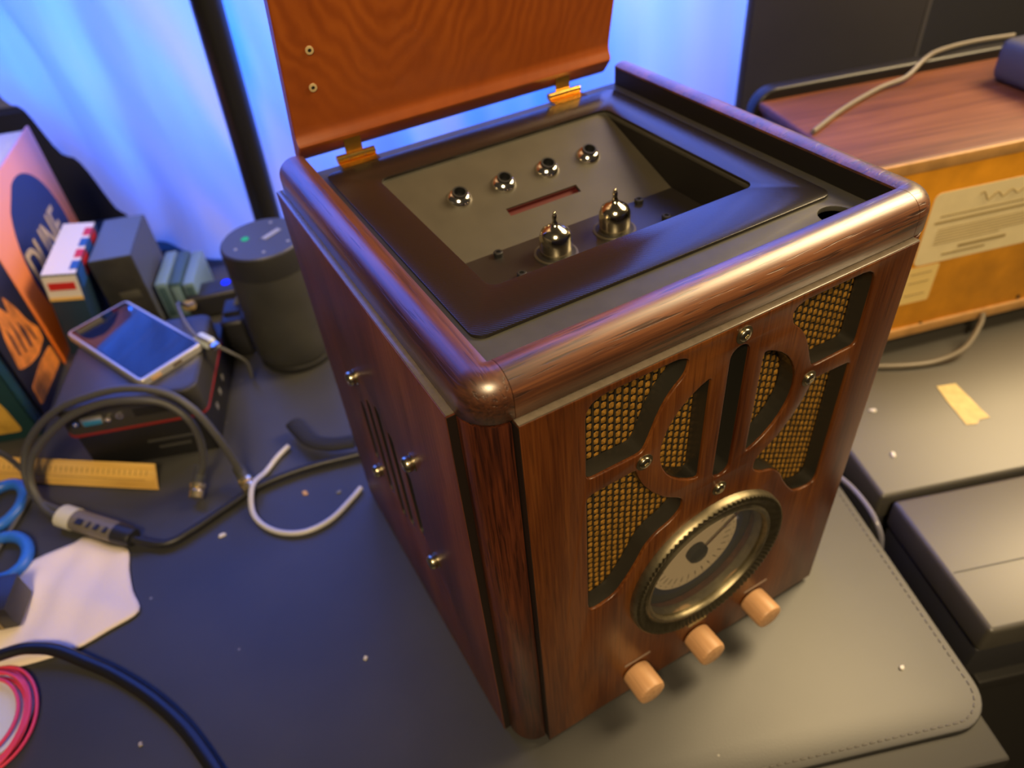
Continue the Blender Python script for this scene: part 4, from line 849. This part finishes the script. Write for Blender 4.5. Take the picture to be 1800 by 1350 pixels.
def cloth():
    m, N, L, p = newmat('beige_cloth'); setp(p, color=(0.92, 0.79, 0.68), rough=0.85, sheen=0.2)
    tc = N.new('ShaderNodeTexCoord'); t = N.new('ShaderNodeTexNoise'); t.inputs['Scale'].default_value = 30; t.inputs['Detail'].default_value = 4; L.new(tc.outputs['Object'], t.inputs['Vector'])
    bp = N.new('ShaderNodeBump'); bp.inputs['Strength'].default_value = 0.3; bp.inputs['Distance'].default_value = 0.002; L.new(t.outputs['Fac'], bp.inputs['Height']); L.new(bp.outputs['Normal'], p.inputs['Normal'])
    out = [(-0.2450, 0.3560), (-0.2340, 0.3570), (-0.2170, 0.3360), (-0.2040, 0.3220), (-0.2060, 0.2990), (-0.2065, 0.2760), (-0.2050, 0.2530), (-0.2280, 0.2480), (-0.2530, 0.2450), (-0.2810, 0.2500), (-0.3050, 0.2570), (-0.3600, 0.2720), (-0.3600, 0.3300), (-0.3150, 0.3400), (-0.2930, 0.3480), (-0.2750, 0.3560)]
    c = Vector((-0.262, 0.300, 0)); bm = bmesh.new(); ring = catmull([(x, y, 0) for x, y in out], 4, True); nr = 14; rows = []
    def zf(x, y, f):
        return 0.0006 + (1 - f ** 3) * (0.0022 + 0.0022 * math.sin(90 * x + 60 * y) + 0.0014 * math.sin(150 * x - 80 * y + 1)) + 0.0012
    for k in range(1, nr + 1):
        f = k / nr; row = []
        for p_ in ring:
            q = c.lerp(p_, f); row.append(bm.verts.new((q.x - c.x, q.y - c.y, max(0.0006, zf(q.x, q.y, f)))))
        rows.append(row)
    cv = bm.verts.new((0, 0, zf(c.x, c.y, 0))); n = len(ring)
    for i in range(n): bm.faces.new((cv, rows[0][i], rows[0][(i + 1) % n]))
    for a, b in zip(rows[:-1], rows[1:]):
        for i in range(n): bm.faces.new((a[i], b[i], b[(i + 1) % n], a[(i + 1) % n]))
    o = link('polishing_cloth', bm_mesh('polishing_cloth', bm, True, 180), m); o.location = c; tag(o, 'crumpled beige cloth lying on the mat at the left', 'cloth')
    sol = o.modifiers.new('thickness', 'SOLIDIFY'); sol.thickness = 0.0010; sol.offset = -0.3
    # black clip box standing on the cloth
    root = empty('black_block', (-0.3060, 0.3100, 0.0062), -20); tag(root, 'small black block with a gold line lying on the beige cloth', 'block')
    dk = plain('block_black', (0.022, 0.022, 0.026), 0.35)
    box('block_body', (0, 0, 0.0125), (0.050, 0.032, 0.025), dk, root, 0.0012); box('block_lid', (0, 0, 0.0253), (0.051, 0.033, 0.0014), dk, root, 0.0004); box('gold_line', (0.0125, -0.0162, 0.0125), (0.0026, 0.0006, 0.023), plain('gold_line', (0.30, 0.22, 0.10), 0.35), root)
    # pink wire coil on a white disc
    root = empty('pink_wire_coil', (-0.3140, 0.2170, 0.0)); tag(root, 'coil of pink wire at the lower left corner', 'wire coil')
    pk = plain('pink_vinyl', (0.75, 0.06, 0.12), 0.35)
    for k, (r, z, dx, dy) in enumerate(((0.0300, 0.0032, 0.001, 0.001), (0.0278, 0.0036, -0.001, 0.003), (0.0262, 0.0062, 0.002, -0.001), (0.0240, 0.0036, 0.0, 0.0), (0.0285, 0.0068, -0.002, -0.002), (0.0220, 0.0062, -0.002, 0.002))):
        P = [(dx + r * math.cos(a) * 1.05, dy + r * 1.42 * math.sin(a), z + 0.0008 * math.sin(3 * a + k)) for a in [2 * PI * i / 40 for i in range(40)]]
        tube('wire_loop', P, 0.0013, pk, root, 8, 0, True)
    wd = lathe('paper_disc', [(0.036, 0.0), (0.036, 0.0012), (0, 0.0012)], plain('white_paper', (0.62, 0.62, 0.58), 0.6), None, (-0.3190, 0.2230, 0.0003), 48); tag(wd, 'round white paper disc under the pink wire coil', 'paper disc')
cloth()

# ------------------------------------------------------------------ right-hand side: cases, old wooden radio, cabinet
def right_side():
    # low side cabinet that carries the cases
    a = Vector((0.3226, -0.1017, 0)); far = Vector((0.3640, 0.0134, 0))
    s0 = a.dot(U); t0 = a.dot(V); t1 = far.dot(V)
    zc = -0.073
    root = empty('side_cabinet', uv(s0 + 0.45, t0 + 0.33, -0.75), ORI); tag(root, 'low black cabinet beside the desk under the two cases', 'cabinet')
    H = 0.75 + zc
    box('cabinet_body', (0.02, 0.02, H / 2), (0.90, 0.70, H - 0.02), 'desk', root, 0.004); box('cabinet_top', (0.02, 0.02, H - 0.008), (0.91, 0.71, 0.016), 'desk', root, 0.003); box('cabinet_plinth', (0.02, 0.02, 0.03), (0.84, 0.66, 0.06), 'black', root)
    # nearer case
    w, d, h = 0.46, t1 - t0, 0.0730
    root = empty('near_case', uv(s0 + w / 2, (t0 + t1) / 2, zc), ORI); tag(root, 'flat black case nearest the camera, lid lit warm, right of the mat', 'case')
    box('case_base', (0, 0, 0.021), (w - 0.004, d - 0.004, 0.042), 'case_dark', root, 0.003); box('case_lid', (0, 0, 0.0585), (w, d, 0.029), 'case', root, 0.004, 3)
    box('lid_groove', (0, -0.012, 0.0731), (w - 0.01, 0.0010, 0.0004), 'case_dark', root)
    box('latch', (-0.10, -d / 2 - 0.001, 0.044), (0.03, 0.004, 0.018), 'case_dark', root, 0.001)
    # farther case with tape
    d2 = 0.46; w2 = 0.60; sL = s0 - 0.006
    root = empty('far_case', uv(sL + w2 / 2, t1 + 0.005 + d2 / 2, zc), ORI); tag(root, 'large black case with a strip of masking tape under the old wooden radio', 'case')
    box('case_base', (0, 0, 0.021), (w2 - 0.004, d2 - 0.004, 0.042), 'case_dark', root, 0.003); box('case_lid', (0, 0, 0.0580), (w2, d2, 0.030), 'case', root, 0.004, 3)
    box('latch', (-0.16, -d2 / 2 - 0.001, 0.044), (0.03, 0.003, 0.018), 'case_dark', root, 0.001)
    # masking tape strip
    tm = plain('masking_tape', (0.66, 0.52, 0.24), 0.6, noise=0.15, nscale=120)
    P = [(0.5085, 0.0840), (0.5260, 0.0770), (0.5235, 0.0700), (0.5190, 0.0560), (0.5140, 0.0420), (0.5110, 0.0310), (0.5010, 0.0345), (0.4950, 0.0320), (0.4860, 0.0365), (0.4930, 0.0520), (0.4990, 0.0660)]
    me = poly_mesh('masking_tape', [P], 0.0004, 0, 'XY'); c = Vector((0.505, 0.057, 0)); [setattr(v, 'co', v.co - c) for v in me.vertices]; o = link('masking_tape', me, tm); o.location = c + Vector((0, 0, 0.0006)); tag(o, 'torn strip of yellowed masking tape stuck on the large case', 'tape')

    # old wooden radio seen from behind
    ang = -15.0; ca = math.radians(ang); X = Vector((math.cos(ca), math.sin(ca), 0)); Y = Vector((-math.sin(ca), math.cos(ca), 0))
    p0 = Vector((0.520, 0.142, 0.0)) - X * 0.093
    root = empty('old_wooden_radio', p0 + X * 0.23 + Y * 0.08 + Vector((0, 0, 0.0002)), ang); tag(root, 'old brown wooden radio turned with its tan back and paper label this way', 'radio')
    W2, D2, zb, zt = 0.46, 0.165, 0.020, 0.212
    topw = wood('old_veneer', (0.10, 0.028, 0.012), (0.17, 0.052, 0.020), (0.24, 0.085, 0.033), 'X', 0.5, 0.0, 300, 6, 0.05, pores=0.1)
    edge = plain('pale_edge_wood', (0.55, 0.30, 0.10), 0.45, noise=0.2, nscale=60); tan = plain('tan_fibreboard', (0.72, 0.31, 0.014), 0.55, noise=0.18, nscale=30); rim = plain('black_rim', (0.010, 0.009, 0.009), 0.4)
    y0 = -0.08; yf = y0 + D2
    box('cabinet_body', (0, (y0 + yf) / 2 + 0.003, (zb + zt) / 2), (W2 - 0.006, D2 - 0.008, zt - zb - 0.004), topw, root, 0.002)
    box('top_board', (0, (y0 + yf) / 2, zt - 0.005), (W2, D2, 0.010), topw, root, 0.003, 3)
    box('rear_edge', (0, y0 - 0.0004, zt - 0.0060), (W2 - 0.004, 0.0036, 0.0110), edge, root, 0.0014); box('rear_edge', (0, y0 - 0.0004, zb + 0.0050), (W2 - 0.004, 0.0060, 0.0110), edge, root, 0.0014)
    box('back_board', (0, y0 + 0.0010, (zb + zt) / 2), (W2 - 0.008, 0.0030, zt - zb - 0.020), tan, root, 0.0004)
    me = poly_mesh('front_bezel', [rrect(-W2 / 2 - 0.004, W2 / 2 + 0.004, zb - 0.002, zt + 0.010, 0.022, 6)], 0.016, 0.003, 'XZ', 2); o = link('front_bezel', me, rim, root); o.location = (0, yf - 0.002, 0)
    for sx in (-1, 1):
        for yy in (y0 + 0.025, yf - 0.025): box('foot', (sx * (W2 / 2 - 0.04), yy, zb / 2), (0.03, 0.02, zb), rim, root, 0.002)
    box('gap_shade_block', (0, (y0 + yf) / 2 + 0.006, zb / 2 + 0.001), (W2 - 0.03, D2 - 0.030, zb), rim, root)  # added black block, stands in for the shade under the old radio
    def face(s, z): return (0.093 + s - 0.23, y0 - 0.0012, z)
    # paper label with printed lines
    pm = plain('cream_paper', (0.95, 0.82, 0.50), 0.6, noise=0.04, nscale=60); ink = plain('faded_ink', (0.40, 0.30, 0.13), 0.6)
    lx0, lx1, lz0, lz1 = -0.012, 0.110, 0.103, 0.176
    me = poly_mesh('paper_label', [rrect(lx0 + 0.093 - 0.23, lx1 + 0.093 - 0.23, lz0, lz1, 0.006, 4)], 0.0006, 0, 'XZ'); lb = link('paper_label', me, pm, root); lb.location = (0, y0 - 0.0012, 0)
    for z, s0_, s1_, hgt in ((0.152, 0.000, 0.100, 0.0012), (0.146, -0.004, 0.106, 0.0022), (0.1385, 0.002, 0.098, 0.0008), (0.1355, 0.002, 0.098, 0.0008), (0.1325, 0.002, 0.098, 0.0008), (0.1295, 0.002, 0.098, 0.0008), (0.1265, 0.002, 0.098, 0.0008), (0.1235, 0.002, 0.070, 0.0008), (0.1165, 0.030, 0.080, 0.0030), (0.1105, 0.015, 0.060, 0.0020)):
        bx = face((s0_ + s1_) / 2, z); box('print_line', (bx[0], bx[1] - y0 + 0.0012 - 0.0003, z), (s1_ - s0_, 0.0003, hgt), ink, lb)
    bm = bmesh.new(); sq = []
    for i in range(40):
        t = i / 39; sq.append((face(0.034 + 0.06 * t, 0)[0], -0.0004, 0.163 + 0.0035 * math.sin(t * 26) * (1 - 0.6 * t) + 0.004 * math.exp(-(t / 0.08) ** 2)))
    tube_bm(bm, sq, 0.0006, 6); link('script_lettering', bm_mesh('script_lettering', bm), ink, lb)
    me = poly_mesh('yellow_label', [rrect(-0.030 - 0.137, 0.0175 - 0.137, 0.060, 0.101, 0.002, 3)], 0.0006, 0, 'XZ'); lb2 = link('yellow_label', me, plain('yellow_paper', (0.95, 0.72, 0.28), 0.6), root); lb2.location = (0, y0 - 0.0010, 0)
    for z in (0.094, 0.084, 0.070): box('print_line', (0.0 - 0.137, -0.0003, z), (0.022, 0.0003, 0.0010), ink, lb2)
    for s, z in ((0.130, 0.034), (0.160, 0.040), (0.02, 0.030)): lathe('board_screw', [(0.0022, 0), (0.0020, 0.0010), (0, 0.0012)], rim, root, (face(s, z)[0], y0 - 0.0004, z), 12, 'Y')
    # leads
    lead = plain('dull_grey_lead', (0.20, 0.17, 0.13), 0.45)
    tag(tube('aerial_lead', [(0.757, 0.262, 0.2260), (0.711, 0.277, 0.2260), (0.668, 0.281, 0.2262), (0.640, 0.276, 0.2250), (0.606, 0.268, 0.2180), (0.573, 0.270, 0.2152), (0.512, 0.258, 0.2148), (0.455, 0.240, 0.2148)], 0.0022, lead, None, 8, 8, False, None, (0.6, 0.26, 0.212)), 'grey lead lying across the top of the old wooden radio', 'cable')
    tag(tube('mains_lead', [(0.600, 0.1120, 0.0300), (0.590, 0.1060, 0.0240), (0.564, 0.0990, 0.0120), (0.536, 0.1050, 0.0045), (0.507, 0.1180, 0.0035), (0.470, 0.1420, 0.0035)], 0.0026, lead, None, 8, 8, False, None, (0.54, 0.11, 0)), 'grey lead hanging from the back of the old wooden radio onto the case', 'cable')
    tag(tube('desk_edge_lead', [(0.345, 0.062, 0.0030), (0.3440, 0.040, 0.0034), (0.3380, 0.018, 0.0040), (0.3330, 0.004, 0.0010), (0.3330, -0.004, -0.0120), (0.3345, -0.006, -0.0340), (0.3360, -0.004, -0.0700)], 0.0022, plain('silver_blue_lead', (0.20, 0.20, 0.26), 0.3), None, 8, 8, False, None, (0.335, 0.0, -0.07)), 'thin silver lead dropping over the desk edge right of the radio', 'cable')
    # dark grey box on the old radio
    root = empty('grey_box', (0.7420, 0.1600, 0.2135), -10); tag(root, 'dark grey box on top of the old wooden radio at the right edge', 'box')
    g = plain('grey_box_shell', (0.085, 0.085, 0.090), 0.5); box('box_shell', (0, 0, 0.019), (0.17, 0.10, 0.038), g, root, 0.008, 3); box('box_base', (0, 0, 0.004), (0.16, 0.09, 0.008), 'black', root)
    # big dark cabinet behind
    root = empty('dark_cabinet', (0.6770, 0.4255, 0.0005), -45); tag(root, 'large dark grey upright cabinet behind the old wooden radio', 'cabinet')
    box('cabinet_body', (0, 0, 0.185), (0.190, 0.055, 0.37), 'cabinet_dark', root, 0.008, 3); box('cabinet_front', (0, -0.0285, 0.185), (0.178, 0.004, 0.35), 'cabinet_dark', root, 0.003)
right_side()

# ------------------------------------------------------------------ scraps on the mat
def scraps():
    wm = plain('paper_white', (0.75, 0.72, 0.66), 0.6); om = plain('crumb_orange', (0.70, 0.42, 0.18), 0.7)
    spots = [((-0.130, 0.2925), 0.0036, wm, 'white paper crumb between the splitter and the white tube'), ((-0.0645, 0.1190), 0.0026, wm, 'tiny white crumb in the middle of the dark mat'), ((-0.0535, 0.2980), 0.0036, om, 'orange crumb inside the bend of the white tube'),
             ((-0.0270, 0.2820), 0.0030, plain('dull_crumb', (0.22, 0.23, 0.26), 0.6), 'dull grey crumb close to the left side of the radio'), ((0.4040, 0.0470), 0.0040, wm, 'white crumb on the large case near the front edge'), ((0.4340, 0.0940), 0.0036, wm, 'pale crumb on the large case next to the radio edge'),
             ((0.2500, -0.0870), 0.0026, wm, 'tiny pale crumb on the warm-lit part of the mat'), ((-0.2210, 0.1430), 0.0028, plain('tan_crumb', (0.36, 0.32, 0.28), 0.6), 'tan crumb on the mat below the thick black cable')]
    for i, ((x, y), r, mt, lab) in enumerate(spots):
        bm = bmesh.new(); n = 9; rnd = random.Random(i)
        ring = [bm.verts.new((r * rnd.uniform(0.6, 1.1) * math.cos(2 * PI * k / n), 0.7 * r * rnd.uniform(0.6, 1.1) * math.sin(2 * PI * k / n), 0.0)) for k in range(n)]
        mid = [bm.verts.new((v.co.x * 0.75, v.co.y * 0.75, r * rnd.uniform(0.28, 0.5))) for v in ring]
        for k in range(n): bm.faces.new((ring[k], ring[(k + 1) % n], mid[(k + 1) % n], mid[k]))
        bm.faces.new(mid); bm.faces.new(ring[::-1])
        o = link('crumb', bm_mesh('crumb', bm, False), mt); o.location = (x, y, 0.0004); tag(o, lab, 'crumb', 'crumbs on the mat and case'); o.rotation_euler = (0, 0, i * 1.1)
scraps()
